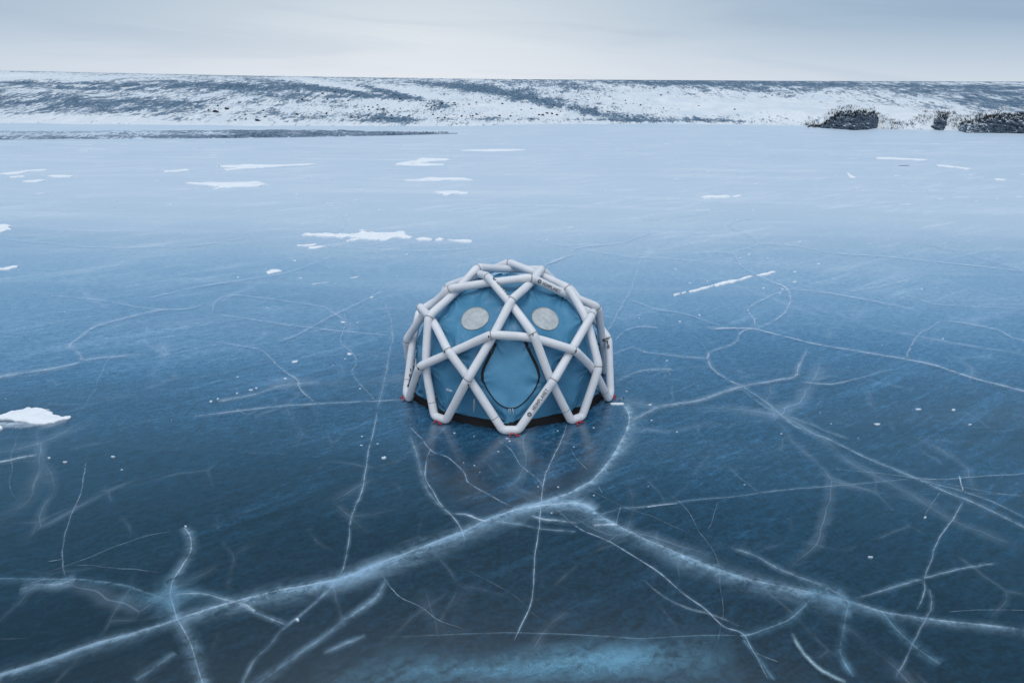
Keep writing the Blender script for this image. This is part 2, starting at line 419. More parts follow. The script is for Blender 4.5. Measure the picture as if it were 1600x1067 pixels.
crack([(868, 795), (905, 825), (950, 845), (1000, 875), (1030, 895), (1070, 930), (1100, 950), (1130, 978), (1160, 990), (1175, 1015), (1200, 1062)], 1.3, .75, 6, .22, 0)
crack([(590, 640), (585, 670), (577, 700), (570, 740), (565, 770), (555, 795), (548, 815), (545, 850), (538, 885), (533, 897)], 1.3, .6, 7, .3, 0)
crack([(533, 897), (505, 930), (465, 965), (440, 985), (425, 1005), (395, 1035), (378, 1070)], 1.5, .3, 10, .35, 0, fade=(.05, 0))
crack([(600, 470), (611, 500), (613, 530), (606, 570), (598, 605), (590, 640)], 1.2, .5, 8, .3, 0)
crack([(537, 480), (541, 505), (532, 532), (550, 552), (557, 568), (550, 582), (562, 600), (590, 629)], 1.2, .6, 5, .2, 0)
crack([(288, 823), (297, 838), (298, 860), (285, 885), (272, 905), (267, 928), (270, 945), (275, 965), (290, 990), (300, 1010), (308, 1040), (318, 1075)], 1.6, .62, 16, .42, 0, fade=(.02, 0))
crack([(268, 895), (266, 930), (275, 968)], 0, 0, 60, .42, 0, fade=(.5, .5), hcol=CB)
crack([(180, 935), (230, 934), (270, 930), (310, 928), (350, 937)], 0, 0, 26, .50, 0, fade=(.4, .3), hcol=CB)
crack([(135, 722), (132, 745), (125, 775), (112, 805), (100, 840), (98, 870), (104, 902)], 1.2, .42, 4, .15, 0)
crack([(76, 877), (100, 874)], 1.0, .4)
crack([(-20, 904), (60, 905), (120, 906), (190, 914), (240, 930), (270, 940)], 1.2, .22, 16, .36, -1, hcol=CB, fade=(0, .1))
crack([(30, 922), (60, 914), (90, 913), (120, 904)], 2.2, .34, 14, .5, 0, hcol=CG)
crack([(270, 930), (310, 928), (350, 937), (375, 945), (398, 957), (430, 970), (450, 978)], 1.2, .5, 8, .3, 0)
crack([(345, 937), (368, 941), (385, 946), (399, 957)], 4, .6, 0, 0, 0, fade=(.6, .12))
crack([(604, 905), (590, 930), (560, 955), (530, 975), (505, 995), (470, 1020), (430, 1050), (390, 1075)], 1.4, .22, 12, .34, 0, fade=(.1, 0))
crack([(505, 1022), (530, 1010), (550, 1002), (572, 993)], 3, .2, 14, .42, 0, fade=(.3, .3))
crack([(210, 1065), (240, 1045), (275, 1020)], 1.4, .2, 10, .25, 0)
crack([(668, 712), (665, 745), (675, 765), (690, 790), (705, 805), (720, 825), (726, 846)], 1.4, .7, 6, .3, 0)
crack([(668, 712), (674, 702)], 1.2, .5)
crack([(640, 668), (660, 688), (675, 705), (700, 715), (725, 738), (732, 755), (760, 772), (797, 792)], 1.2, .5, 5, .2, 0)
crack([(705, 803), (730, 806), (745, 812), (762, 816)], 3.6, .8, 8, .4, 0, fade=(.5, .1))
crack([(640, 680), (652, 715), (665, 760), (688, 792), (705, 806)], 1.2, .25, 10, .28, 0)
crack([(780, 690), (800, 705), (815, 730), (840, 750), (852, 768)], 1.1, .4, 5, .15, 0)
crack([(890, 700), (905, 722), (918, 735)], 1.1, .35)
crack([(868, 798), (900, 796), (935, 803), (970, 795), (1000, 793), (1060, 785), (1160, 775), (1240, 765), (1330, 758), (1425, 749)], 1.1, .26, 6, .18, 0)
crack([(1010, 793), (1035, 790), (1058, 787)], 2.2, .7, 0, 0)
crack([(830, 806), (850, 812), (880, 815), (905, 818)], 3.0, .6, 10, .4, 0, fade=(.3, .3))
crack([(925, 822), (950, 820), (966, 821)], 4, .7, 10, .4, 0, fade=(.4, .2))
crack([(800, 798), (850, 790), (905, 788), (930, 800)], 2.6, .8, 18, .7, 0)
crack([(770, 815), (810, 820), (850, 828), (900, 832)], 1.4, .3, 8, .26, 0)
crack([(970, 792), (966, 805), (962, 822)], 1.1, .4)
crack([(930, 745), (935, 760), (940, 772)], 1.1, .4)
crack([(1160, 605), (1200, 632), (1240, 665), (1300, 690), (1350, 715), (1430, 748), (1480, 770), (1530, 790), (1640, 845)], 1.4, .45, 9, .3, 0, fade=(.03, 0))
crack([(1430, 748), (1470, 750), (1500, 748), (1540, 745), (1590, 742), (1630, 735)], 1.2, .4, 4, .15, 0, fade=(.1, 0))
crack([(1500, 745), (1503, 768)], 2.2, .7, 0, 0)
crack([(1440, 752), (1500, 768), (1550, 785), (1610, 815)], 1.1, .3, 5, .15, 0)
crack([(1505, 785), (1490, 810), (1475, 830), (1462, 855), (1455, 880), (1446, 905), (1445, 925), (1432, 955)], 1.4, .5, 7, .25, 0)
crack([(1450, 920), (1455, 950), (1445, 970), (1425, 1010), (1398, 1062)], 1.2, .35, 8, .28, 0)
crack([(1467, 770), (1455, 790), (1446, 808)], 1.1, .4)
crack([(1330, 938), (1400, 918), (1445, 905), (1500, 890), (1560, 880)], 1.4, .4, 8, .3, 0)
crack([(1290, 925), (1270, 935), (1250, 955), (1230, 970), (1180, 990), (1155, 995)], 1.6, .4, 12, .4, 0, hcol=CB)
crack([(1155, 995), (1080, 995), (1000, 999), (940, 995), (800, 990), (700, 993), (590, 998)], 1.0, .22, 8, .12, 1, hcol=CB, fade=(.1, .35))
crack([(1160, 1036), (1060, 1034), (980, 1036), (900, 1040), (800, 1045), (640, 1052), (480, 1066)], 0, 0, 62, .80, 0, hcol=(.19, .41, .57), fade=(.5, .5))
crack([(1120, 1030), (1000, 1030), (860, 1036), (740, 1050)], 0, 0, 38, .50, 0, hcol=(.21, .46, .62), fade=(.5, .5))
crack([(1325, 945), (1318, 985), (1312, 1020), (1332, 1060)], 1.4, .3, 14, .35, 0, hcol=CB)
crack([(1375, 955), (1400, 985), (1432, 1014), (1470, 1040)], 1.4, .32, 16, .35, 0, hcol=CB)
crack([(1260, 925), (1300, 932), (1345, 946)], 0, 0, 34, .6, 0, hcol=CB, fade=(.4, .4))
crack([(1237, 990), (1248, 1012), (1262, 1030), (1285, 1050), (1322, 1068)], 5.5, .85, 9, .3, 0, col=(.48, .66, .74), fade=(.35, .25))
crack([(1140, 858), (1180, 870), (1205, 885), (1240, 900), (1290, 920), (1325, 938)], 1.3, .42, 9, .3, 0)
crack([(1120, 785), (1113, 815), (1105, 830)], 1.1, .25)
crack([(1160, 1000), (1185, 1030), (1210, 1066)], 1.3, .3, 10, .3, 0, hcol=CB)
crack([(1180, 1022), (1215, 1036)], 1.2, .25)
crack([(1160, 610), (1200, 640), (1260, 662), (1330, 690)], 1.2, .2, 8, .2, 0)
crack([(1480, 958), (1530, 955), (1610, 956)], 1.0, .25)
MIDK[0] = 1.05; CW = (.74, .84, .94); CG = (.55, .70, .85)
crack([(-30, 668), (30, 667), (75, 664), (105, 660)], 0, 0, 9, .7, 0, hcol=(.66, .76, .86), fade=(0, .5))
crack([(-30, 662), (20, 664), (50, 661)], 0, 0, 6, .8, 0, hcol=(.7, .8, .88), fade=(0, .5))
# -- middle distance, right
crack([(1100, 513), (1150, 514), (1178, 515), (1220, 525), (1270, 538), (1340, 550), (1410, 562), (1460, 572), (1520, 592), (1630, 620)], 1.5, .62, 6, .25, 0, fade=(.05, 0))
crack([(1110, 516), (1150, 513)], 2.6, .6)
crack([(1180, 342), (1155, 345), (1140, 352), (1150, 360), (1166, 366), (1175, 372), (1185, 381), (1178, 386), (1160, 391)], 1.5, .6, 6, .3, 0)
crack([(1185, 381), (1240, 385), (1300, 396), (1380, 402), (1480, 412), (1630, 428)], 1.2, .55, 4, .2, 0, fade=(.05, 0))
crack([(1110, 395), (1133, 395), (1147, 399), (1153, 410), (1165, 422), (1185, 432), (1215, 445), (1230, 452), (1235, 470), (1225, 490), (1205, 505), (1178, 515)], 1.4, .65, 6, .3, 0)
crack([(1228, 455), (1200, 465), (1172, 482), (1170, 490), (1178, 500), (1178, 514)], 1.4, .6, 6, .3, 0)
crack([(1215, 444), (1225, 449), (1232, 456)], 4, .7)
crack([(1178, 515), (1160, 520), (1145, 538), (1110, 553), (1107, 565), (1115, 580), (1140, 597), (1160, 605)], 1.4, .52, 7, .28, 0)
crack([(1108, 552), (1109, 560)], 3, .7)
crack([(985, 660), (1030, 638), (1060, 632), (1100, 625), (1160, 605), (1200, 598), (1240, 590), (1247, 575), (1262, 545)], 1.4, .48, 9, .32, 0)
crack([(1250, 598), (1300, 602), (1340, 593), (1395, 578)], 1.2, .35, 5, .15, 0)
crack([(985, 470), (1000, 475), (1020, 483), (1050, 488), (1080, 495), (1130, 512)], 1.2, .45, 4, .2, 0)
crack([(1416, 561), (1430, 530), (1450, 515), (1480, 503), (1550, 515), (1585, 530), (1630, 540)], 1.2, .4, 5, .2, 0, fade=(.03, 0))
crack([(1230, 452), (1300, 460), (1380, 475), (1425, 484)], 1.2, .4, 6, .2, 0)
crack([(1415, 462), (1460, 476), (1520, 480), (1610, 484)], 1.2, .35, 4, .15, 0)
crack([(1440, 380), (1500, 395), (1560, 412), (1620, 430)], 1.2, .2, 14, .25, 0)
crack([(1003, 370), (1003, 390), (997, 420), (985, 455), (965, 490), (950, 520)], 1.2, .38, 6, .2, 0)
crack([(850, 418), (862, 410), (880, 403), (902, 389), (940, 384), (975, 380), (1000, 370), (1040, 362)], 1.4, .5, 6, .3, 0)
crack([(855, 414), (875, 406), (897, 398)], 3.6, .8, 9, .45, 0, fade=(.3, .4))
crack([(840, 378), (880, 385), (902, 389), (980, 402), (1050, 405), (1090, 410)], 1.2, .35, 4, .18, 0)
crack([(950, 560), (985, 545), (1010, 552), (1060, 558), (1110, 562)], 1.2, .3, 5, .2, 0)
crack([(960, 600), (1000, 582), (1050, 578)], 1.2, .25, 8, .25, 0)
crack([(960, 535), (975, 520), (1000, 512), (1030, 515)], 1.2, .3, 5, .2, 0)
# -- middle distance, left
crack([(-20, 594), (50, 583), (110, 572), (150, 562), (240, 555)], 1.4, .42, 8, .28, 0, fade=(0, .2))
crack([(112, 548), (108, 541), (130, 525), (150, 512), (190, 500), (230, 490), (262, 484)], 1.5, .5, 7, .28, 0)
crack([(108, 542), (125, 555), (128, 566)], 1.3, .35, 8, .3, 0)
crack([(80, 463), (160, 471), (220, 482), (285, 485), (315, 478)], 1.2, .4, 5, .18, 0)
crack([(330, 492), (340, 470), (370, 463), (430, 470), (500, 480), (520, 490), (541, 503)], 1.2, .42, 5, .18, 0)
crack([(325, 491), (400, 502), (470, 512), (540, 520), (610, 526)], 1.2, .42, 5, .18, 0)
crack([(435, 536), (470, 522), (520, 495), (560, 475), (600, 455)], 1.3, .4, 6, .22, 0)
crack([(300, 653), (370, 645), (440, 637), (520, 632), (590, 629), (640, 626)], 1.2, .3, 5, .2, 0)
crack([(330, 535), (380, 543), (410, 550), (430, 570), (445, 583), (465, 595), (470, 610), (492, 631)], 1.3, .45, 6, .2, 0)
crack([(230, 468), (260, 461), (320, 448), (425, 432), (465, 422), (525, 400)], 1.3, .42, 5, .2, 0)
crack([(525, 400), (520, 390), (535, 376)], 1.2, .3)
crack([(-20, 372), (60, 380), (160, 388), (300, 385), (390, 372)], 1.3, .3, 7, .2, 0, fade=(0, .1))
crack([(-20, 728), (10, 723), (40, 716), (60, 714)], 1.6, .7, 6, .3, 0, fade=(0, .2))
crack([(370, 640), (385, 650), (400, 646)], 1.2, .3)
crack([(340, 630), (370, 625), (400, 618), (440, 605), (500, 600)], 1.2, .2, 8, .2, 0)
crack([(530, 330), (540, 350), (528, 365), (520, 392)], 1.1, .25, 6, .2)
crack([(700, 330), (800, 322), (900, 326)], 1.1, .25, 4, .15)
crack([(500, 385), (650, 393), (760, 388)], 1.1, .3, 4, .15)
crack([(1000, 345), (1060, 340), (1110, 334), (1180, 325)], 1.1, .25, 4, .15)
MIDK[0] = 1.0; CW = (.64, .77, .90)
# -- faint hairlines all over
for q in range(24):
    rnd = random.Random(900 + q)
    px, py = rnd.uniform(-40, 1640), 330 + 730 * rnd.random() ** 1.1
    g = G(px, py); d = math.hypot(g.x - CAM.x, g.y - CAM.y)
    a = rnd.choice([R(28), R(35), R(145), R(160), R(95)]) + rnd.uniform(-.35, .35); st_ = d * .02 * rnd.uniform(.6, 1.8)
    pts = [(g.x, g.y)]
    for k in range(rnd.randint(7, 16)):
        a += rnd.uniform(-.22, .22)
        pts.append((pts[-1][0] + math.cos(a) * st_, pts[-1][1] + math.sin(a) * st_))
    w = catmull(pts, 5); hk = rnd.uniform(.10, .26)
    strip(w, rnd.choice([.9, 1.0, 1.1, 3]), [o for o, al in GA], [al * hk for o, al in GA], CW, (.2, .2), seed=q)
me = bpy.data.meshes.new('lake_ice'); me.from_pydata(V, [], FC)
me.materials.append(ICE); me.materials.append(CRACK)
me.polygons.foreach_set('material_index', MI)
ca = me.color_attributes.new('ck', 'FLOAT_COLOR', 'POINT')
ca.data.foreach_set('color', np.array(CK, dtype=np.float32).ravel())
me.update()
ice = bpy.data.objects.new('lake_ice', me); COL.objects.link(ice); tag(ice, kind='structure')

# ------------------------------------------------------------------ far shore: snowy hillside to the horizon
FOOT = [(-700, 190), (0, 193), (400, 197), (715, 197.5), (800, 195), (1000, 193.5), (1290, 196.5), (1400, 202), (1600, 207), (2300, 222)]
fw = [G(*p) for p in FOOT]; FX = [p.x for p in fw]; FY = [p.y for p in fw]
SKY = [(-700, 6.9), (-10, 6.95), (400, 6.32), (800, 6.10), (1200, 6.42), (1600, 6.92), (2300, 6.9)]
CX = [(p[0] - 800) / F_PX * 185 for p in SKY]; CH = [p[1] for p in SKY]
WID = 72.0
def terrain_h(x, y):
    x = np.asarray(x, float); y = np.asarray(y, float)
    yf = np.interp(x, FX, FY) + (fbm(x * .22, 3.7, 31, 3) - .5) * 2.2
    t = (y - yf) / WID
    H = np.interp(x * 185 / np.maximum(y - CAM.y, 60), CX, CH)
    tt = np.clip(t, 0, 1)
    h = H * (1 - (1 - tt) ** 1.55)
    roll = fbm(x * .045 + y * .03, y * .05, 41, 4) - .5
    h = h + roll * 1.9 * np.minimum(tt * 4, 1) * np.clip((.82 - tt) / .4, 0, 1)
    h = h + (fbm(x * .5, y * .4, 51, 4) - .5) * .38 * np.minimum(tt * 12, 1) * np.clip((1.0 - tt) / .3, .12, 1)
    # cut bank along the right part of the shore
    bk = np.clip((x - 33) / 10, 0, 1)
    h = h + bk * 1.5 * np.clip((y - yf - 1.0) / 3.0, 0, 1) * np.clip((.8 - tt) / .8, 0, 1)
    h = h + bk * (fbm(x * .35, y * .5, 77, 3) - .35) * 1.5 * np.clip(1 - np.abs(y - yf - 3.5) / 4.5, 0, 1)
    over = np.maximum(t - 1, 0) * WID
    h = h - over * .013
    return np.where(t < 0, -.3 + np.maximum(t, -.02) * 5, h)
ys = np.concatenate([np.arange(82, 200, .75), np.geomspace(200, 2600, 26)])
def terr_x(y): return np.linspace(-1, 1, 620) * (95 + (y + 15.7) * .86)
VX, VY = [], []
for y in ys: xs = terr_x(y); VX.append(xs); VY.append(np.full_like(xs, y))
VX = np.array(VX); VY = np.array(VY); VZ = terrain_h(VX, VY)
# survey of bare ground and drifts on the slope (photo pixels, placed on the slope itself)
BARE = [(-60, 165, 250, 15, 0, .12), (110, 158, 200, 13, 2, .15), (280, 163, 120, 10, 0, .12), (270, 134, 150, 5, 1, .24), (380, 135, 90, 5, 4, .18), (60, 131, 70, 2.5, 2, .3), (120, 138, 90, 2.5, 2, .28),
        (400, 146, 90, 8, 6, .16), (480, 136, 110, 5, 7, .22), (560, 146, 60, 4, 8, .2), (540, 152, 60, 3, 2, .22), (600, 144, 34, 4, 14, .32), (650, 153, 40, 3, 12, .2), (700, 133, 90, 5, 4, .2), (690, 167, 30, 6, 8, .2),
        (760, 140, 60, 5, 6, .2), (800, 150, 60, 5, 10, .17), (840, 158, 60, 6, 12, .19), (900, 168, 60, 8, 14, .18), (960, 181, 60, 5, 6, .18), (860, 133, 80, 6, 6, .14), (930, 140, 60, 6, 12, .16),
        (1010, 189, 70, 2, 1, .26), (1110, 188, 70, 2.5, 2, .26), (610, 186, 38, 5, 3, .28), (450, 180, 60, 5, 3, .10), (560, 180, 50, 4, 2, .1), (760, 187, 60, 3, 0, .16), (1030, 130, 120, 3.5, 1, .26),
        (1180, 140, 90, 5, 6, .16), (1250, 132, 160, 4, 2, .14), (1420, 140, 260, 9, 1, .13), (1580, 150, 110, 12, 0, .16), (1400, 133, 260, 3, 1, .14), (285, 187, 36, 4, 2, .24), (1560, 163, 70, 8, 4, .18), (1450, 168, 60, 3, 2, .12),
        (20, 119, 70, 5, 2, -.24), (110, 121, 60, 4, 3, -.15), (95, 133, 50, 2.5, 2, -.28), (235, 147, 40, 4, 4, -.1), (150, 185, 210, 6, 1, -.22), (530, 135, 60, 4, 10, -.26), (345, 170, 40, 8, 0, -.22), (460, 165, 90, 7, 8, -.10),
        (660, 147, 60, 4, 12, -.28), (620, 163, 60, 6, 6, -.18), (780, 170, 80, 10, 4, -.22), (700, 183, 60, 5, 0, -.12), (840, 176, 70, 9, 6, -.2), (1000, 150, 90, 10, 8, -.24), (1080, 168, 120, 10, 2, -.24), (1230, 165, 130, 13, 2, -.26), (1400, 176, 80, 9, 0, -.22), (1330, 150, 60, 5, 2, -.08)]
dX = VX - CAM.x; dY = VY - CAM.y; dZ = VZ - CAM.z
w_ = dX * FWD.x + dY * FWD.y + dZ * FWD.z
PX = 800 + F_PX * (dX * RIGHT.x + dY * RIGHT.y + dZ * RIGHT.z) / w_
PY = 533.5 - F_PX * (dX * UP.x + dY * UP.y + dZ * UP.z) / w_
A = np.full(VX.shape, .065)
for (cx, cy, rx, ry, ang, amp) in BARE:
    a = R(ang); u = (PX - cx) * math.cos(a) + (PY - cy) * math.sin(a); v = -(PX - cx) * math.sin(a) + (PY - cy) * math.cos(a)
    A += (1.25 if amp > 0 else 1.1) * amp * np.exp(-((u / rx) ** 2 + (v / ry) ** 2) * .9)
yfoot = np.interp(VX, FX, FY); tt = (VY - yfoot) / WID
A += .16 * np.exp(-((tt - .98) / .07) ** 2) - .12 * np.exp(-((tt - .01) / .03) ** 2) + .22 * (tt > 1.05)
nx_, ny_ = VX.shape[1], VX.shape[0]
idx = np.arange(nx_ * ny_).reshape(ny_, nx_)
faces = np.stack([idx[:-1, :-1], idx[:-1, 1:], idx[1:, 1:], idx[1:, :-1]], -1).reshape(-1, 4).tolist()
hill = link_mesh('snowy_hillside', np.stack([VX, VY, VZ], -1).reshape(-1, 3), faces, HILL)
ca = hill.data.color_attributes.new('bare', 'FLOAT_COLOR', 'POINT')
aa = np.zeros((nx_ * ny_, 4), np.float32); aa[:, 0] = aa[:, 1] = aa[:, 2] = A.ravel(); aa[:, 3] = 1
ca.data.foreach_set('color', aa.ravel()); tag(hill, kind='structure')

def slope_hit(px, py):
    d = ray(px, py); s = np.arange(85, 230, .4)
    k = np.nonzero(CAM.z + d.z * s < terrain_h(CAM.x + d.x * s, CAM.y + d.y * s))[0]
    return CAM + d * float(s[k[0]]) if len(k) else None

# gravel beach running out from the left shore
BT = [(-500, 207), (0, 206), (200, 205.5), (450, 204), (600, 207.5), (715, 208.6)]
BB = [(-500, 222), (0, 219), (130, 218), (300, 217), (450, 215.5), (600, 212.5), (715, 209.4)]
gv, ga = [], []
nu, nv = 420, 26
for i in range(nu):
    s = -500 + 1215 * i / (nu - 1)
    yt = np.interp(s, [p[0] for p in BT], [p[1] for p in BT]); yb = np.interp(s, [p[0] for p in BB], [p[1] for p in BB])
    for j in range(nv):
        v = j / (nv - 1)
        g = G(s, yb + (yt - yb) * v)
        e = math.sin(math.pi * v) ** .6
        z = -.05 + e * (.18 + .42 * float(fbm(g.x * .6, g.y * .9, 61, 4))) * min(1, (715 - s) / 200 + .25)
        gv.append((g.x, g.y, z)); q_ = min(1, max(0, (s - 230) / 160)); ga.append(.12 * math.exp(-((v - .10) / .09) ** 2) + .10 * q_ * math.exp(-((v - .45) / .4) ** 4) - .06 * (1 - q_) + .10 * math.exp(-((v - .93) / .05) ** 2) * q_)
gf = [(i * nv + j, (i + 1) * nv + j, (i + 1) * nv + j + 1, i * nv + j + 1) for i in range(nu - 1) for j in range(nv - 1)]
beach = link_mesh('gravel_beach', gv, gf, GRAVEL)
ca = beach.data.color_attributes.new('bare', 'FLOAT_COLOR', 'POINT')
ca.data.foreach_set('color', np.array([(a, a, a, 1) for a in ga], np.float32).ravel()); tag(beach, kind='structure')

# eroded dark banks at the right shore
def bank(top, bot, label, dist_y, seed):
    """top/bot: photo outlines of the exposed face; the face leans back and a snowy shoulder closes it behind"""
    x0, x1 = top[0][0], top[-1][0]
    n = max(30, int((x1 - x0) * 1.3)); rows = 26; vs, al = [], []
    for i in range(n):
        s = x0 + (x1 - x0) * i / (n - 1)
        yt = np.interp(s, [p[0] for p in top], [p[1] for p in top]); yb = np.interp(s, [p[0] for p in bot], [p[1] for p in bot])
        b = G(s, yb); d0 = math.hypot(b.x - CAM.x, b.y - CAM.y)
        dirx, diry = (b.x - CAM.x) / d0, (b.y - CAM.y) / d0
        lean = 2.6
        yt += (float(fbm(s * .45, seed, 91, 4)) - .5) * (9 if x1 - x0 > 90 else 5) * min(1, 5 * min(i, n - 1 - i) / n)
        yb += (float(fbm(s * .35, seed, 95, 3)) - .5) * 3
        rt = ray(s, yt); hd = math.hypot(rt.x, rt.y); zt = CAM.z + rt.z / hd * (d0 + lean)
        for j in range(rows):
            if j < 18:
                v = j / 17
                z = zt * v; off = lean * v ** 1.3
            else:
                v = (j - 17) / (rows - 18)
                z = zt * (1 - v) ** 1.2 - .3 * v; off = lean + 3.5 * v
            x = b.x + dirx * off; y = b.y + diry * off
            e = min(1, 4 * i / n, 4 * (n - 1 - i) / n)
            nn = float(fbm(x * 1.6 + seed, z * 2.6 + y * .4, 71 + seed, 5, .62)) - .5
            m2 = float(fbm(x * 4.0 + seed, z * 6.0, 171 + seed, 3, .6)) - .5
            amp = (1.3 * nn + .5 * m2) * (0 if j == 0 else 1) * (.35 + .65 * e)
            vs.append((x - dirx * amp, y - diry * amp, z + .35 * nn * (j > 2) - (.1 if j == 0 else 0)))
            al.append((-.17 if j < 8 else -.17 + .26 * ((j - 8) / 9) ** 2 if j < 18 else .5) + .32 * max(0, 1 - 7 * min(i, n - 1 - i) / n))
    fs = [(i * rows + j, (i + 1) * rows + j, (i + 1) * rows + j + 1, i * rows + j + 1) for i in range(n - 1) for j in range(rows - 1)]
    root = link_mesh('earth_bank', vs, fs, BANK, sm=False)
    ca = root.data.color_attributes.new('bare', 'FLOAT_COLOR', 'POINT')
    ca.data.foreach_set('color', np.array([(a, a, a, 1) for a in al], np.float32).ravel())
    tag(root, label, 'earth bank', 'eroded banks on the far shore')
    # dry grass hanging over the lip
    rnd = random.Random(seed); gvv, gff = [], []
    for q in range(int((x1 - x0) * 3)):
        i = rnd.randrange(n); p = Vector(vs[i * rows + rnd.choice([13, 15, 16, 17, 17, 18])])
        for b_ in range(7):
            h = rnd.uniform(.15, .42); a = rnd.uniform(0, 6.28); l = rnd.uniform(.05, .35)
            t = p + Vector((math.cos(a) * l, math.sin(a) * l, h)); k = len(gvv); wv = rnd.uniform(.02, .035)
            gvv += [p + Vector((-wv, 0, -.05)), p + Vector((wv, 0, -.05)), t]; gff.append((k, k + 1, k + 2))
    for q in range(int((x1 - x0) * .9)):
        sx_ = rnd.uniform(x0 - 10, x1 + 12); yt = np.interp(sx_, [p[0] for p in top], [p[1] for p in top])
        p = slope_hit(sx_, yt + rnd.gauss(-2, 5))
        if p is None: continue
        p.z = float(terrain_h(p.x, p.y))
        for b_ in range(9):
            h = rnd.uniform(.08, .40); a = rnd.uniform(0, 6.28); l = rnd.uniform(.1, .5); o2 = Vector((rnd.gauss(0, .35), rnd.gauss(0, .5), 0))
            k = len(gvv); wv = rnd.uniform(.025, .05)
            gvv += [p + o2 + Vector((-wv, 0, -.1)), p + o2 + Vector((wv, 0, -.1)), p + o2 + Vector((math.cos(a) * l, math.sin(a) * l, h))]; gff.append((k, k + 1, k + 2))
    for q in range(5):                                  # a few bare twigs
        i = rnd.randrange(n); p = Vector(vs[i * rows + 17]); d2 = Vector((rnd.uniform(-.5, .5), 0, 1)); h = rnd.uniform(.5, 1.0); k = len(gvv)
        gvv += [p + Vector((-.03, 0, -.1)), p + Vector((.03, 0, -.1)), p + d2 * h]; gff.append((k, k + 1, k + 2))
    g = link_mesh('dry_grass', gvv, gff, GRASS, root, sm=False); g['kind'] = 'stuff'
    return root
bank([(1262, 200), (1282, 197), (1296, 188), (1300, 180), (1312, 177), (1330, 175), (1345, 177), (1362, 177), (1368, 186), (1380, 193), (1396, 198)],
     [(1262, 201), (1282, 200.5), (1310, 202), (1335, 204), (1355, 203), (1378, 199), (1396, 199)], 'dark eroded earth bank standing alone left of the other banks', 0, 1)
bank([(1428, 195), (1438, 190), (1446, 184), (1460, 183), (1475, 180), (1486, 179), (1490, 188), (1495, 198)],
     [(1428, 196), (1440, 198), (1450, 202), (1470, 204), (1480, 203), (1489, 201), (1495, 199.5)], 'smallest dark earth bank between the two longer banks', 0, 2)
bank([(1492, 198), (1500, 193), (1520, 189), (1535, 183), (1560, 181), (1600, 178), (1680, 176), (1800, 180)],
     [(1492, 203), (1510, 208), (1540, 208), (1600, 209), (1680, 213), (1800, 220)], 'longest dark earth bank running out of the right edge', 0, 3)

# stones on the slope
def stone_mesh(seed):
    rnd = random.Random(seed); bm = bmesh.new(); bmesh.ops.create_icosphere(bm, subdivisions=2, radius=1)
    sx, sy, sz = rnd.uniform(.8, 1.25), rnd.uniform(.7, 1.1), rnd.uniform(.55, .9)
    ax = [Vector((rnd.gauss(0, 1), rnd.gauss(0, 1), rnd.gauss(0, 1))).normalized() for _ in range(7)]
    for v in bm.verts:
        c = v.co.copy()
        for a in ax:
            k = c.dot(a)
            if k > .62: c -= a * (k - .62) * .85
        v.co = Vector((c.x * sx, c.y * sy, c.z * sz))
    me = bpy.data.meshes.new('boulder'); bm.to_mesh(me); bm.free(); me.materials.append(STONE); return me
STM = [stone_mesh(s) for s in range(6)]
def boulder(px, py, size, label, k, group=None):
    p = slope_hit(px, py)
    if p is None: return
    o = bpy.data.objects.new('boulder', STM[k % 6]); COL.objects.link(o)
    o.location = (p.x, p.y, float(terrain_h(p.x, p.y)) + size * .2); o.scale = (size,) * 3; o.rotation_euler = (0, 0, k * 1.7)
    tag(o, label, 'boulder', group)
boulder(337, 176.5, .44, 'largest lone dark boulder on white drift left of centre', 0)
boulder(354.5, 171.5, .36, 'second dark boulder just above the largest one on the drift', 1)
boulder(402.5, 189.5, .40, 'dark boulder at the slope foot above the gravel beach', 2)
rnd = random.Random(5)
clus = [(440, 180, 90, 9), (560, 178, 70, 12), (640, 182, 50, 8), (730, 180, 60, 8), (690, 163, 40, 10), (845, 181, 40, 6), (900, 172, 70, 8), (1000, 168, 60, 12), (500, 160, 90, 12), (620, 160, 60, 12), (940, 140, 100, 8), (1060, 140, 80, 8), (330, 165, 30, 10)]
small = 0
while small < 170:
    c = clus[small % len(clus)] if small % 5 else (750, 160, 380, 22)
    px, py = rnd.gauss(c[0], c[2] * .55), rnd.gauss(c[1], c[3] * .5)
    if not (132 < py < 192) or px > 1270: continue
    boulder(px, py, rnd.choice([.12, .14, .16, .2, .24]), 'small dark stone lying on the snowy hillside', small, 'small dark stones strewn over the snowy hillside'); small += 1
# finer rubble: uncountable
rv, rf = [], []
for q in range(2600):
    if q % 3:
        px, py = rnd.uniform(-40, 700), 0
        py = np.interp(px, [-40, 715], [217.5, 209.3]) - rnd.random() * np.interp(px, [-40, 715], [10, .8]); p = G(px, py); z = .15; s = rnd.uniform(.03, .10)
    else:
        c = rnd.choice(clus); px, py = rnd.gauss(c[0], c[2]), rnd.gauss(c[1], c[3] * .6)
        d = ray(px, py); 
        if not (130 < py < 192): continue
        p = slope_hit(px, py)
        if p is None: continue
        z = float(terrain_h(p.x, p.y)); s = rnd.uniform(.04, .1)
    k = len(rv); a = rnd.uniform(0, 6.28); ps = []
    for w in range(4):
        b_ = a + w * 1.57; rv.append((p.x + math.cos(b_) * s * rnd.uniform(.7, 1.3), p.y + math.sin(b_) * s, z - .02))
    rv.append((p.x, p.y, z + s * rnd.uniform(.7, 1.3)))
    rf += [(k, k + 1, k + 4), (k + 1, k + 2, k + 4), (k + 2, k + 3, k + 4), (k + 3, k, k + 4)]
tag(link_mesh('rubble', rv, rf, STONE, sm=False), kind='stuff')

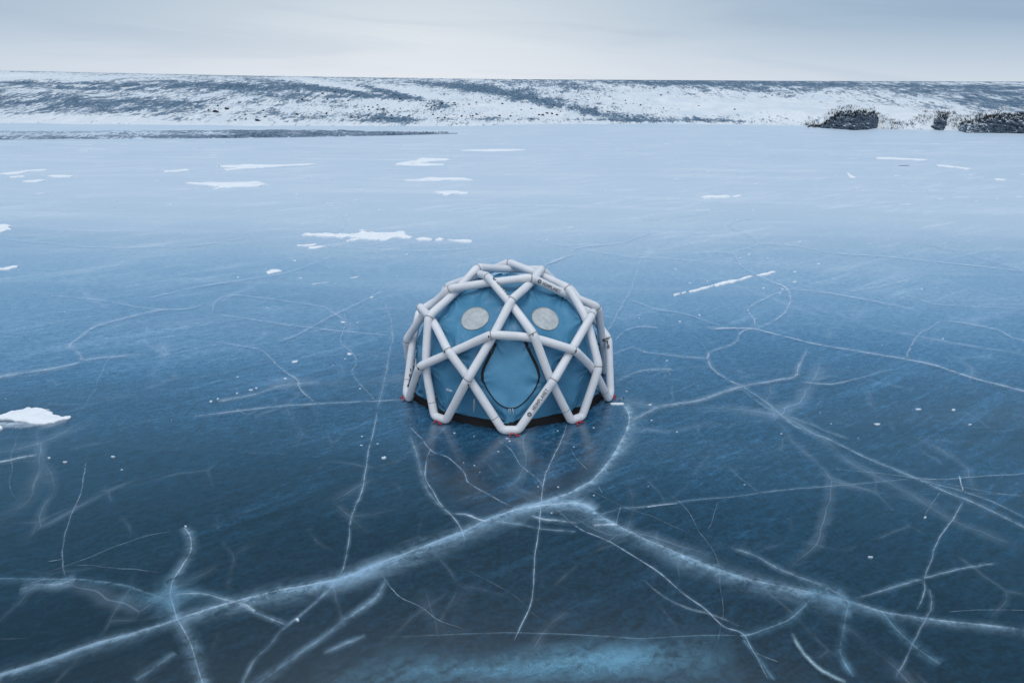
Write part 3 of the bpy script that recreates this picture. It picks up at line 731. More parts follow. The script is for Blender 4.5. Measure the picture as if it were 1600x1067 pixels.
# ------------------------------------------------------------------ snow patches on the ice
def rough_poly(pts, depth=3, amp=.16, seed=0):
    rnd = random.Random(seed); P = [np.array(p, float) for p in pts]
    ys_ = [p[1] for p in pts]; cap = (max(ys_) - min(ys_)) * .045
    for it in range(depth):
        Q = []
        for i, p in enumerate(P):
            q = P[(i + 1) % len(P)]; d = q - p; n = np.array([-d[1], d[0]])
            o_ = n * rnd.uniform(-amp, amp); o_[1] = max(-cap, min(cap, o_[1])); Q += [p, (p + q) / 2 + o_]
        P = Q
    return P
def slab(bm, polys_px, thick, seed, depth=3, amp=.14):
    for k, pts in enumerate(polys_px):
        P = rough_poly(pts, depth, amp, seed + k)
        w = [G(*p) for p in P]
        c = sum(w, Vector()) / len(w)
        ins = .96 if (max(p[0] for p in pts) - min(p[0] for p in pts)) < 6 * (max(p[1] for p in pts) - min(p[1] for p in pts)) else .992
        bot = [bm.verts.new((p.x, p.y, -.01)) for p in w]
        mid = [bm.verts.new((p.x, p.y, .004 + thick * .55)) for p in w]
        top = [bm.verts.new((c.x + (p.x - c.x) * ins, c.y + (p.y - c.y) * ins, .004 + thick)) for p in w]
        n = len(w)
        for i in range(n):
            j = (i + 1) % n
            bm.faces.new((bot[i], bot[j], mid[j], mid[i])); bm.faces.new((mid[i], mid[j], top[j], top[i]))
        f = bm.faces.new(top); bmesh.ops.triangulate(bm, faces=[f])
    bmesh.ops.recalc_face_normals(bm, faces=bm.faces)
def snow_patch(polys, label, thick=.03, seed=0, depth=3, amp=.14):
    bm = bmesh.new(); slab(bm, polys, thick, seed, depth, amp)
    o = link_bm('snow_patch', bm, SNOW, sm=False)
    return tag(o, label, 'snow patch', 'snow patches left on the lake ice')
def z1p(x, y): return 460 + x / 5.333, 340 + y / 5.333
snow_patch([[z1p(*p) for p in [(60, 153), (95, 137), (190, 140), (270, 135), (340, 148), (390, 140), (470, 145), (520, 140), (560, 118), (600, 122), (640, 130), (730, 130), (800, 132), (860, 125), (920, 123), (925, 150), (985, 165), (960, 180), (900, 178), (820, 172), (750, 195), (700, 190), (620, 192), (560, 183), (500, 172), (450, 165), (400, 178), (340, 165), (240, 165), (170, 155)]],
            [z1p(*p) for p in [(430, 200), (480, 185), (540, 178), (555, 182), (500, 196), (450, 203)]],
            [z1p(*p) for p in [(535, 108), (580, 112), (660, 128), (600, 126)]],
            [z1p(*p) for p in [(1010, 185), (1060, 172), (1110, 178), (1150, 185), (1140, 195), (1080, 192), (1030, 196)]],
            [z1p(*p) for p in [(1170, 190), (1210, 175), (1250, 185), (1230, 195), (1180, 200)]],
            [z1p(*p) for p in [(1275, 188), (1340, 195), (1400, 190), (1470, 195), (1480, 208), (1420, 215), (1350, 205), (1300, 198)]]],
           'long ragged white snow patch just behind and left of the tent', .05, 1, 2, .12)
snow_patch([[z1p(*p) for p in [(22, 235), (100, 232), (185, 222), (180, 232), (110, 246), (60, 240), (30, 247)]]], 'small boat-shaped snow patch below the long ragged one', .04, 2, 2)
def z2p(x, y): return x / 12.31, 625 + y / 12.31
snow_patch([[z2p(*p) for p in [(-300, 380), (0, 310), (120, 270), (220, 225), (420, 205), (540, 155), (620, 180), (760, 172), (960, 198), (880, 225), (1020, 255), (1020, 300), (1160, 325), (1210, 350), (1370, 328), (1360, 350), (1180, 395), (1050, 445), (900, 465), (720, 480), (620, 465), (420, 425), (250, 395), (0, 390), (-300, 440)]],
            [z2p(*p) for p in [(-200, 520), (0, 500), (60, 560), (0, 590), (-200, 600)]]], 'big nearest snow patch lying at the left edge of the ice', .035, 3, 2, .08)
snow_patch([[(1052, 461.5), (1062, 459.5), (1062.5, 460.5), (1053, 463)], [(1064, 459), (1071, 457), (1072, 458), (1066, 460.4)],
            [(1076, 456), (1095, 451), (1115, 446), (1114, 448), (1096, 453.5), (1078, 458)], [(1115, 446), (1135, 441), (1150, 438.5), (1168, 433), (1178, 432.5), (1166, 436), (1150, 440.5), (1135, 444), (1118, 448)],
            [(1182, 431.5), (1196, 428), (1206, 425), (1212, 425.5), (1204, 428.5), (1192, 431)]], 'thin straight snow line on the ice right of the tent', .04, 4, 2, .10)
snow_patch([[(333, 296.5), (345, 293), (335, 292), (290, 286.5), (335, 286), (400, 284.5), (415, 286.5), (380, 288.5), (420, 289), (400, 292), (360, 294)]], 'forked snow streak left of centre in the mid distance', .05, 5, 2, .08)
snow_patch([[(338, 260.6), (348, 259.5), (380, 258), (430, 258.5), (495, 257), (470, 259.5), (415, 262), (400, 263.5), (355, 267), (350, 265), (375, 263), (350, 261.8)]], 'longest pale snow streak in front of the gravel beach', .05, 6, 2, .08)
def z5p(x, y): return 500 + x / 4, 220 + y / 4
snow_patch([[z5p(*p) for p in [(470, 150), (530, 135), (600, 128), (620, 114), (690, 112), (760, 115), (820, 120), (760, 128), (690, 132), (640, 140), (560, 146), (780, 148), (770, 154), (600, 157), (480, 156)]]], 'wedge-shaped white snow patch far behind the tent', .05, 7, 2, .08)
snow_patch([[z5p(*p) for p in [(525, 250), (600, 247), (660, 238), (700, 233), (780, 236), (900, 236), (920, 242), (960, 247), (860, 248), (760, 250), (660, 252), (560, 253)]]], 'flat snow streak in the middle of the far ice', .05, 8, 2, .08)
snow_patch([[z5p(*p) for p in [(710, 325), (790, 318), (850, 317), (870, 323), (930, 326), (920, 336), (870, 335), (830, 332), (800, 345), (770, 342), (760, 333)]]], 'stubby snow patch nearest behind the flat middle streak', .05, 9, 2, .10)
snow_patch([[(1094, 309), (1105, 306.5), (1120, 307), (1135, 306), (1142, 308.5), (1130, 310), (1115, 309.5), (1102, 311)], [(1144, 308), (1151, 306), (1157, 305), (1158, 307), (1150, 308.5)]], 'crumbled snow patch alone on the ice at right of centre', .05, 10, 2, .12)
snow_patch([[(720, 236), (740, 234.5), (780, 234), (822, 234.5), (800, 236.5), (760, 237)]], 'pale straight snow streak far out near the shore at the centre', .05, 11, 2, .05)
snow_patch([[(1462, 258.6), (1480, 259), (1517, 264), (1512, 265.4), (1490, 262.5), (1465, 260.5)]], 'slanting snow bar far out at the right', .05, 12, 2, .06)
snow_patch([[(1368, 247), (1395, 247), (1450, 250), (1440, 251.2), (1400, 249.5), (1370, 249)]], 'double thin snow streak left of the slanting snow bar', .05, 13, 2, .06)
snow_patch([[(75, 275.5), (95, 274.5), (116, 275.8), (110, 277.5), (85, 277.5)], [(35, 284), (60, 282), (75, 282.5), (62, 284.5), (45, 285.6)], [(0, 272), (30, 269.5), (45, 267), (72, 266), (74, 267), (50, 268.5), (35, 271.5), (10, 273)], [(15, 277), (35, 275.5), (40, 277), (20, 278.5)]], 'broken group of snow streaks at the far left', .05, 14, 2, .08)
snow_patch([[(256, 268), (285, 266), (292, 265), (296, 267), (275, 269), (258, 270)]], 'short snow dash left of the longest pale streak', .05, 15, 2, .08)
snow_patch([[(-20, 421), (5, 420.5), (20, 417), (28, 416.5), (27, 419), (10, 422.5), (-20, 424)]], 'thin snow sliver at the left edge above the big patch', .04, 16, 2, .1)
snow_patch([[(-20, 354), (10, 351), (20, 353), (12, 356), (18, 359), (0, 364), (-20, 364)]], 'soft snow patch at the left edge in mid distance', .03, 17, 2, .1)
snow_patch([[(416, 426), (424, 424), (420, 422.5), (432, 421.6), (441, 424), (432, 426), (424, 428), (418, 428.5)]], 'star-shaped little snow patch left of the tent', .03, 18, 2, .15)
snow_patch([[(1553, 279.5), (1560, 280), (1572, 281), (1568, 282.3), (1556, 282)]], 'tiny snow dash at the far right below the bar', .04, 19, 2, .1)
snow_patch([[(1322, 270), (1326, 271), (1330, 275), (1337, 277), (1335, 279), (1327, 277.5)]], 'comma-shaped bit of snow right of centre far out', .04, 20, 2, .1)
snow_patch([[(482, 389), (484, 386.2), (500, 384.8), (508, 385), (500, 387.5), (490, 389)], ], 'faint sliver of snow under the boat-shaped patch', .02, 21, 2, .1)
# crumbs and thin streaks of snow too many to count
bm = bmesh.new()
dots = [(77, 716, 7, 3), (102, 722.5, 8, 3), (177, 714, 9, 2), (290, 823, 5, 3), (465, 969, 7, 4), (1445, 809, 7, 3), (1370, 663.5, 10, 4), (1490, 641, 8, 3), (1515, 664, 9, 3), (1360, 871, 9, 2.2), (1016, 633, 6, 3), (547, 554, 10, 5), (462, 566, 13, 4), (536, 504, 8, 3), (446, 592, 6, 3), (330, 628, 6, 3), (341, 624, 5, 2), (371, 615, 6, 2), (392, 610, 8, 2), (400, 607, 5, 2), (600, 716, 8, 5), (1242, 425, 7, 2.5), (1242, 441, 9, 3.5), (1278, 413, 9, 2.5), (1250, 378, 10, 2.5), (1171, 398, 6, 3), (1156, 404, 6, 2), (1222, 452, 5, 3), (1219, 459, 5, 2.5), (1193, 451, 4, 2.5), (1078, 443, 5, 2), (1105, 440, 4, 2), (1056, 421.5, 6, 2), (1062, 503, 6, 2.5), (1177, 328.5, 5, 2.5), (1436, 640, 12, 3), (581, 465, 8, 3), (372, 434, 7, 2.5), (461, 408, 7, 2.5), (470, 435, 7, 2), (557, 434, 22, 2), (500, 443, 40, 1.6), (1093, 493, 5, 2.5), (635, 398, 7, 2), (892, 356, 18, 3), (855, 375, 5, 2), (1440, 452, 5, 3)]
k = 100
for (x, y, w, h) in dots:
    a = random.uniform(-.15, .05)
    n = 7; pts = []
    for q in range(n):
        t = q / n * 6.283; pts.append((x + math.cos(t) * w * .42 * random.uniform(.5, 1.35), y - math.sin(t) * h * .36 * random.uniform(.4, 1.4) + math.cos(t) * w / 2 * a))
    slab(bm, [pts], .02, k, 1, .12); k += 1
rr = random.Random(77)
for q in range(130):
    x = rr.uniform(-20, 1620); y = 222 + 110 * rr.random() ** 1.6
    w = rr.choice([6, 8, 12, 18, 30, 50]) * rr.uniform(.7, 1.3); h = rr.uniform(.7, 1.5) * (1 if y < 260 else 1.3)
    if w > 20 and y > 265: w *= .5
    n = 9; sl = rr.uniform(-.03, .03)
    pts = [(x + math.cos(t) * w / 2 * rr.uniform(.8, 1.15), y - math.sin(t) * h / 2 * rr.uniform(.5, 1.3) + math.cos(t) * w / 2 * sl) for t in [q2 / n * 6.283 for q2 in range(n)]]
    slab(bm, [pts], .03, k, 1, .06); k += 1
for q in range(110):                          # crumbs around the tent and the mid ice
    x = rr.uniform(-20, 1620); y = 300 + 480 * rr.random() ** 1.8
    if rr.random() < .45: x, y = rr.gauss(800, 170), rr.gauss(640, 90)
    if 640 < x < 950 and y < 660 or y < 300: continue
    w = rr.uniform(1.2, 4.5); h = w * rr.uniform(.18, .32)
    pts = [(x + math.cos(t) * w / 2 * rr.uniform(.7, 1.3), y - math.sin(t) * h / 2) for t in [q2 / 5 * 6.283 for q2 in range(5)]]
    slab(bm, [pts], .01, k, 0, 0); k += 1
tag(link_bm('snow_crumbs', bm, make_snow('thin_snow', (.66, .74, .82)), sm=False), kind='stuff')

# ------------------------------------------------------------------ the tent
tent = bpy.data.objects.new('dome_tent', None); COL.objects.link(tent)
tag(tent, 'blue dome tent inside a cage of inflated white tubes on dark ice', 'tent')
YAW = 1.64
CLS = dict(U=(.775, 2.802), T=(1.366, 2.525), B=(2.025, 2.025, 11.901), H=(2.235, 1.594), c=(2.418, 1.107, 20.808), f=2.494, g=2.511)
TR = .091
def raw_node(cl, az, s):
    if cl in 'UTH': r, z = CLS[cl]; a = az
    elif cl in 'Bc': r, z, o = CLS[cl]; a = az + s * o
    else: r, z, a = CLS[cl], TR * .9, az
    a = R(a + YAW); nr = Vector((r, z)).normalized() if cl not in 'fg' else Vector((1, 0))
    return Vector((r * math.sin(a), -r * math.cos(a), z)), Vector((nr.x * math.sin(a), -nr.x * math.cos(a), nr.y))
LAY = .085
OBS = [('c', 0, -1, (448, 700), 1), ('c', 0, 1, (914, 702), 1), ('B', 0, -1, (575, 457), 1), ('B', 0, 1, (803, 452), 1), ('H', -36, 0, (342, 540), 1), ('H', 36, 0, (1025, 540), 1),
       ('T', 0, 0, (688, 268), 1), ('U', -36, 0, (556, 143), 1), ('U', 36, 0, (792, 150), 1), ('U', 108, 0, (850, 100), 1), ('U', 180, 0, (672, 68), 1), ('U', -108, 0, (503, 95), 1),
       ('T', -72, 0, (352, 210), 1), ('T', 72, 0, (990, 205), 1), ('B', -72, 1, (238, 362), 1), ('B', -72, -1, (193, 306), 1), ('B', 72, -1, (1120, 350), 1), ('B', 72, 1, (1152, 308), 1),
       ('c', -72, 1, (190, 628), 1), ('c', 72, -1, (1157, 630), 1), ('c', -72, -1, (118, 488), 1), ('c', 72, 1, (1208, 478), 1),
       ('f', 0, 0, (680, 970), 0), ('g', -36, 0, (302, 905), 0), ('g', 36, 0, (1035, 907), 0), ('f', -72, 0, (128, 785), 0), ('f', 72, 0, (1212, 785), 0)]
SHIFT = {}
def key(cl, az, s): return (cl, int(round(az)) % 360, s)
for cl, az, s, zp, l in OBS:
    p, n = raw_node(cl, az, s); q = p + n * LAY * l
    u, v = proj(q); tx, ty = Z1(*zp); d = (q - CAM).dot(FWD) / F_PX
    if cl in 'fg':
        SHIFT[key(cl, az, s)] = (G(tx, ty, q.z) - q) * .9
    else: SHIFT[key(cl, az, s)] = (RIGHT * (tx - u) - UP * (ty - v)) * d
def node(cl, az, s=0, layer=0):
    p, n = raw_node(cl, az, s)
    return p + n * (LAY * layer) + SHIFT.get(key(cl, az, s), Vector((0, 0, 0))), n
def foot_pts(cl, az, sgn):
    p, n = node(cl, az); a = R(az + YAW); t = Vector((math.cos(a), math.sin(a), 0))
    return p - t * (.012 * sgn), p + t * (.165 * sgn)

def smooth_path(pts, rad):
    out = [pts[0]]
    for i in range(1, len(pts) - 1):
        p = pts[i]; a = pts[i - 1] - p; b = pts[i + 1] - p
        c = min(rad[i], a.length * .45, b.length * .45)
        A_, B_ = p + a.normalized() * c, p + b.normalized() * c
        m = 8
        for k in range(m + 1):
            s = k / m; out.append(A_ * (1 - s) ** 2 + p * (2 * s * (1 - s)) + B_ * s * s)
    out.append(pts[-1])
    res = [out[0]]
    for a, b in zip(out, out[1:]):                       # keep rings close together along straight runs
        n = max(1, int((b - a).length / .03))
        for k in range(1, n + 1): res.append(a.lerp(b, k / n))
    return res
def sweep(path, rad, sides=20, closed_ends=False, rpos=None):
    vs, fs = [], []; n = len(path)
    t0 = (path[1] - path[0]).normalized(); nrm = t0.orthogonal().normalized()
    for i, p in enumerate(path):
        t = (path[min(i + 1, n - 1)] - path[max(i - 1, 0)]).normalized()
        nrm = (nrm - t * nrm.dot(t)).normalized(); b = t.cross(nrm)
        r = rad * (rpos(p) if rpos else 1)
        for k in range(sides):
            a = 2 * math.pi * k / sides; vs.append(p + (nrm * math.cos(a) + b * math.sin(a)) * r)
    for i in range(n - 1):
        for k in range(sides):
            k2 = (k + 1) % sides; fs.append((i * sides + k, i * sides + k2, (i + 1) * sides + k2, (i + 1) * sides + k))
    if closed_ends: fs.append(tuple(range(sides - 1, -1, -1))); fs.append(tuple((n - 1) * sides + k for k in range(sides)))
    return vs, fs
def ring(p, t, r, wd, name, m, parent, proud=.004):
    t = t.normalized(); vs, fs = sweep([p - t * wd, p - t * wd * .5, p + t * wd * .5, p + t * wd], r + proud, 24)
    return link_mesh(name, vs, fs, m, parent)
def rope(name, pts, r, m, parent, sides=6):
    vs, fs = sweep(pts, r, sides, True); return link_mesh(name, vs, fs, m, parent)

TUBE_BVH_V, TUBE_BVH_F = [], []
ARC = {}
def arc(seq, f0, f1, nm):
    c0, e0 = foot_pts(*f0, 1); c1, e1 = foot_pts(*f1, -1)
    pts = [c0, e0]; rad = [0, .10]
    for cl, az, s, l in seq:
        pts.append(node(cl, az, s, l)[0]); rad.append(.13 if l > 0 else .34)
    pts += [e1, c1]; rad += [.10, 0]
    path = smooth_path(pts, rad)
    ph = random.uniform(0, 9)
    kn = []
    for i in range(2, len(pts) - 2):
        if seq[i - 2][3] > 0:
            a = (pts[i] - pts[i - 1]).normalized(); b = (pts[i + 1] - pts[i]).normalized(); kn.append(pts[i] + (b - a) * .0325)
    def rpos(p):
        r = 1 + .012 * math.sin(p.x * 9 + p.z * 7 + ph)
        for q in kn: r -= .075 * math.exp(-((p - q).length / .035) ** 2) - .03 * math.exp(-((p - q).length / .11) ** 2)
        return r
    vs, fs = sweep(path, TR, 22, rpos=rpos)
    o = link_mesh('air_beam', vs, fs, TUBE, tent)
    b0 = len(TUBE_BVH_V); TUBE_BVH_V.extend(vs); TUBE_BVH_F.extend([tuple(i + b0 for i in f) for f in fs])
    for i in range(2, len(pts) - 2):
        if seq[i - 2][3] > 0:
            a = (pts[i] - pts[i - 1]).normalized(); b = (pts[i + 1] - pts[i]).normalized()
            # the path is rounded at the bend, so its centre sits inside the corner
            c = min(.13, (pts[i] - pts[i - 1]).length * .45); mid = pts[i] + (b - a) * (c * .25)
            ring(mid, a + b, TR, .011, 'seam_tape', SEAM, o)
    e = pts[-2]; d = (pts[-3] - e).normalized()
    ring(e + d * .30, d, TR, .008, 'seam_tape', SEAM, o, .0025)
    ARC[nm] = (o, pts); return o
for k in range(5):
    a = 72 * k
    arc([('c', a - 72, 1, 1), ('H', a - 36, 0, -1), ('B', a, -1, 1), ('B', a, 1, -1), ('H', a + 36, 0, 1), ('c', a + 72, -1, -1)], ('f', a - 72), ('f', a + 72), ('I', a % 360))
    arc([('c', a, -1, 1), ('B', a, -1, -1), ('T', a, 0, 1), ('U', a + 36, 0, -1), ('U', a + 108, 0, 1), ('T', a + 144, 0, -1), ('B', a + 144, 1, 1), ('c', a + 144, 1, -1)], ('g', a - 36), ('g', a + 180), ('II', a % 360))
TB = BVHTree.FromPolygons(TUBE_BVH_V, TUBE_BVH_F)

# inner canopy stretched between the crossings
INS = .20
def cn(cl, az, s=0):
    p, n = node(cl, az, s)
    if cl in 'fg':
        a = R(az + YAW); q = p - Vector((math.sin(a), -math.cos(a), 0)) * (.20 if cl == 'f' else .22); q.z = .13; return q
    k = {'c': .19, 'H': .20, 'B': .19, 'T': .20, 'U': .20}[cl]
    return p - n * k
polys = []
for k in range(5):
    a = 72 * k
    polys += [[cn('T', a), cn('U', a - 36), cn('U', a + 36)], [cn('T', a), cn('B', a, 1), cn('H', a + 36), cn('B', a + 72, -1), cn('T', a + 72), cn('U', a + 36)],
              [cn('T', a), cn('B', a, -1), cn('B', a, 1)][::-1], [cn('B', a, -1), cn('B', a, 1), cn('c', a, 1), cn('f', a), cn('c', a, -1)],
              [cn('B', a, 1), cn('H', a + 36), cn('c', a, 1)], [cn('B', a, -1), cn('H', a - 36), cn('c', a, -1)], [cn('f', a), cn('c', a, 1), cn('g', a + 36)], [cn('f', a), cn('c', a, -1), cn('g', a - 36)],
              [cn('H', a + 36), cn('c', a, 1), cn('g', a + 36), cn('c', a + 72, -1)]]
polys.append([cn('U', 36 + 72 * k) for k in range(5)])
bm = bmesh.new(); vm = {}
def gv_(p):
    kk = (round(p.x, 4), round(p.y, 4), round(p.z, 4))
    if kk not in vm: vm[kk] = bm.verts.new(p)
    return vm[kk]
pins = set()
for P in polys:
    c = sum(P, Vector()) / len(P); cc = c * 1.0
    outw = Vector((c.x, c.y, c.z)).normalized()
    if len(P) > 3: cc = c + outw * (.03 if len(P) > 4 else .02)
    for i in range(len(P)):
        A_, B_ = P[i], P[(i + 1) % len(P)]
        t = [gv_(A_), gv_(B_), gv_(cc)]
        if (B_ - A_).cross(cc - A_).dot(outw) < 0: t = t[::-1]
        bm.faces.new(t)
hard = [v.co.copy() for v in bm.verts]
nodes3 = [cn(cl, a, s) for cl, azs, ss in (('c', range(0, 360, 72), (-1, 1)), ('B', range(0, 360, 72), (-1, 1)), ('H', range(36, 396, 72), (0,)), ('T', range(0, 360, 72), (0,)), ('U', range(36, 396, 72), (0,)), ('f', range(0, 360, 72), (0,)), ('g', range(36, 396, 72), (0,))) for a in azs for s in ss]
for it in range(4): bmesh.ops.subdivide_edges(bm, edges=bm.edges[:], cuts=1, use_grid_fill=True)
bmesh.ops.triangulate(bm, faces=bm.faces[:])
bm.verts.ensure_lookup_table()
co = np.array([v.co[:] for v in bm.verts]); ed = np.array([[e.verts[0].index, e.verts[1].index] for e in bm.edges]) if not bm.verts.index_update() else None
N3 = np.array([n[:] for n in nodes3])
dmin = np.sqrt(((co[:, None, :] - N3[None]) ** 2).sum(-1)).min(1)
bound = np.array([v.is_boundary for v in bm.verts])
pin = np.clip(dmin / .28, 0, 1) ** 1.0; pin[bound] = 0
cnt = np.zeros(len(co)); np.add.at(cnt, ed[:, 0], 1); np.add.at(cnt, ed[:, 1], 1)
for it in range(26):
    sm = np.zeros_like(co); np.add.at(sm, ed[:, 0], co[ed[:, 1]]); np.add.at(sm, ed[:, 1], co[ed[:, 0]])
    co = co + (sm / cnt[:, None] - co) * (pin * .75)[:, None]
# folds running out from every tie point, slack low on the skirt
nrm = co / np.linalg.norm(co, axis=1)[:, None]
fold = np.zeros(len(co))
for i, n in enumerate(N3):
    d = co - n; dist = np.linalg.norm(d, axis=1)
    ref = np.array([0, 0, 1.]); nn = n / np.linalg.norm(n); e1 = np.cross(ref, nn); e1 /= np.linalg.norm(e1) + 1e-9; e2 = np.cross(nn, e1)
    th = np.arctan2(d @ e2, d @ e1)
    fold += np.sin(th * 11 + i * 2.1 + 1.5 * np.sin(th * 3 + i)) * np.exp(-((dist - .16) / .16) ** 2) * .038
    fold += np.sin(th * 5 + i) * np.exp(-((dist - .4) / .22) ** 2) * .020
fold += (fbm(co[:, 0] * 2.2 + co[:, 1] * 1.1, co[:, 2] * 2.2 + co[:, 1], 81, 3) - .5) * .05 * (~bound)
co = co + nrm * fold[:, None]
for v, c in zip(bm.verts, co): v.co = c
canopy = link_bm('canopy', bm, CANOPY, tent)
me = canopy.data
CB_ = BVHTree.FromPolygons([v.co.copy() for v in me.vertices], [tuple(p.vertices) for p in me.polygons])
def hit(zx, zy, off=.006):
    d = ray(*Z1(zx, zy)); loc, n, i, dist = CB_.ray_cast(CAM, d)
    if loc is None: return None
    if n.dot(d) > 0: n = -n
    return loc + n * off
# black groundsheet edge
vs, fs = [], []; nseg = 200
DEC = []
for k in range(10):
    DEC.append(cn('f' if k % 2 == 0 else 'g', 36 * k))
for i in range(nseg):
    s = i / nseg * 10; k = int(s); p = DEC[k].lerp(DEC[(k + 1) % 10], s - k); d = Vector((p.x, p.y, 0)).normalized()
    wv = .012 * math.sin(i * 1.3) + .01 * math.sin(i * .47)
    vs += [p - d * .02 + Vector((0, 0, .03)), p + d * (.035 + wv * .5) + Vector((0, 0, -.02)), p + d * (.085 + wv) + Vector((0, 0, -.085)), p + d * (.11 + wv) + Vector((0, 0, -.127))]
for i in range(nseg):
    j = (i + 1) % nseg
    for q in range(3): fs.append((i * 4 + q, j * 4 + q, j * 4 + q + 1, i * 4 + q + 1))
link_mesh('groundsheet', vs, fs, SKIRT, tent)

def disc(name, outline, m, parent, rings=10, off=.006):
    """fabric panel lying on the canopy inside an outline"""
    cx = sum(p[0] for p in outline) / len(outline); cy = sum(p[1] for p in outline) / len(outline)
    vs = [hit(cx, cy, off)]; fs = []; n = len(outline)
    for r in range(1, rings + 1):
        for p in outline:
            s = r / rings; h = hit(cx + (p[0] - cx) * s, cy + (p[1] - cy) * s, off); vs.append(h if h else vs[-1])
    for k in range(n): fs.append((0, 1 + (k + 1) % n, 1 + k))
    for r in range(rings - 1):
        for k in range(n):
            a = 1 + r * n; k2 = (k + 1) % n; fs.append((a + k, a + k2, a + n + k2, a + n + k))
    return link_mesh(name, vs, fs, m, parent)
def closed_rope(name, pts, r, m, parent, sides=6): return rope(name, pts + pts[:2], r, m, parent, sides)
for (cx, cy, a_, b_, ang) in ((490, 372, 76, 58, -22), (867, 373, 75, 57, 25)):
    ol = []
    for k in range(48):
        t = k / 48 * 2 * math.pi; x, y = a_ * math.cos(t), b_ * math.sin(t); c, s = math.cos(R(ang)), math.sin(R(ang))
        w = 1 + .015 * math.sin(3 * t + cx)
        ol.append((cx + (x * c - y * s) * w, cy + (x * s + y * c) * w))
    wn = disc('window', ol, PVC, canopy)
    closed_rope('window_frame', [hit(*p, .008) for p in ol], .007, SEAM, wn)
dol = [(604, 500), (590, 530), (560, 590), (540, 630), (530, 668), (531, 700), (545, 730), (562, 762), (585, 795), (605, 818), (630, 838), (655, 850), (682, 853), (710, 849), (735, 836), (762, 812), (790, 780), (812, 748), (828, 712), (834, 680), (828, 650), (812, 610), (790, 565), (772, 525), (762, 500)]
dcl = [np.array(p, float) for p in dol]; dfull = catmull(dcl, 5)
top_edge = [np.array((762 - 158 * s, 500 - 6 * math.sin(math.pi * s))) for s in np.linspace(0, 1, 22)][1:-1]
door = disc('door', [tuple(p) for p in dfull] + [tuple(p) for p in top_edge], DOOR, canopy, 16, .005)
def zip_strip(name, pts, wf, m, parent, off=.012):
    vs, fs = [], []
    n = len(pts)
    for i, p in enumerate(pts):
        t = pts[min(i + 1, n - 1)] - pts[max(i - 1, 0)]; t = t / np.linalg.norm(t); nn = np.array([-t[1], t[0]]); w = wf(i / (n - 1))
        for o, f in ((-1, .3), (-.5, 1), (.5, 1), (1, .3)): vs.append(hit(*(p + nn * w * o * .5), off * f + .004) or vs[-1])
    for i in range(n - 1):
        for k in range(3): fs.append((i * 4 + k, i * 4 + k + 1, (i + 1) * 4 + k + 1, (i + 1) * 4 + k))
    return link_mesh(name, vs, fs, m, parent)
def zw(s):
    e = min(s, 1 - s)
    return 7.0 if e > .26 else 7.0 + 8.5 * min(1, (.26 - e) / .07)
zip_strip('zipper', dfull, zw, BLACK, door)
for dx_ in (-9, 1, 11): rope('zip_pull', [hit(681 + dx_, 853, .02), hit(680 + dx_ * 1.3, 868, .02), hit(682 + dx_ * 1.2, 884, .02)], .005, WHITE, door)
rope('pull_cord', [hit(486, 800, .02), hit(482, 840, .02), hit(485, 878, .02), hit(491, 842, .02), hit(488, 800, .02)], .005, WHITE, canopy)
# maker's tag sewn on the fabric
o4 = [(333, 745), (341, 743), (369, 752), (371, 764), (350, 762), (335, 757)]
vs = [hit(*p, .008) for p in [(336, 744), (370, 756), (369, 766), (334, 757)]]
link_mesh('care_tag', vs, [(0, 1, 2, 3)], mat('tag_fabric', (.30, .45, .62), .6)[0], canopy, sm=False)
for a_, b_ in (((337, 746), (345, 750)), ((340, 752), (346, 755)), ((350, 751), (366, 757)), ((351, 757), (364, 762))):
    rope('tag_print', [hit(*a_, .011), hit(*b_, .011)], .006, WHITE, canopy, 4)
# tie straps joining canopy to the crossings
for cl, azs, ss in (('c', range(0, 360, 72), (-1, 1)), ('B', range(0, 360, 72), (-1, 1)), ('H', range(36, 396, 72), (0,)), ('T', range(0, 360, 72), (0,)), ('U', range(36, 396, 72), (0,))):
    for a in azs:
        for s in ss:
            p, n = node(cl, a, s); side = n.cross(Vector((0, 0, 1))).normalized() * .04
            rope('tie_strap', [p - n * .19, p - n * .165 + side * .6 - Vector((0, 0, .05)), p - n * .10 + side - Vector((0, 0, .05)), p - n * .06 + side * .5], .011, BLACK, tent, 6)

# red anchor loops at every foot
for k in range(10):
    cl = 'f' if k % 2 == 0 else 'g'
    p, n = node(cl, 36 * k); a = R(36 * k + YAW); t = Vector((math.cos(a), math.sin(a), 0)); r_ = random.Random(k)
    sd_ = t * r_.uniform(-.06, .06)
    q = Vector((p.x, p.y, 0)) + n * .07 + sd_
    pts = [q + Vector((0, 0, .075)) - n * .01 - t * .02, q + n * .035 + Vector((0, 0, .05)) - t * .04, q + n * .06 + Vector((0, 0, .02)) - t * .05, q + n * .10 + Vector((0, 0, .018)) - t * .055]
    pts2 = [q + Vector((0, 0, .075)) - n * .01 + t * .01, q + n * .03 + Vector((0, 0, .04)) + t * .03, q + n * .05 + Vector((0, 0, .02)) + t * .09, q + n * .055 + Vector((0, 0, .02)) + t * .15]
    bmv, bmf = [], []
    for pp in (pts, pts2):
        v_, f_ = sweep(smooth_path(pp, [0, .03, .03, 0]), .013, 6, True); b0 = len(bmv); bmv += v_; bmf += [tuple(i + b0 for i in f) for f in f_]
    link_mesh('anchor_loop', bmv, bmf, RED, tent)

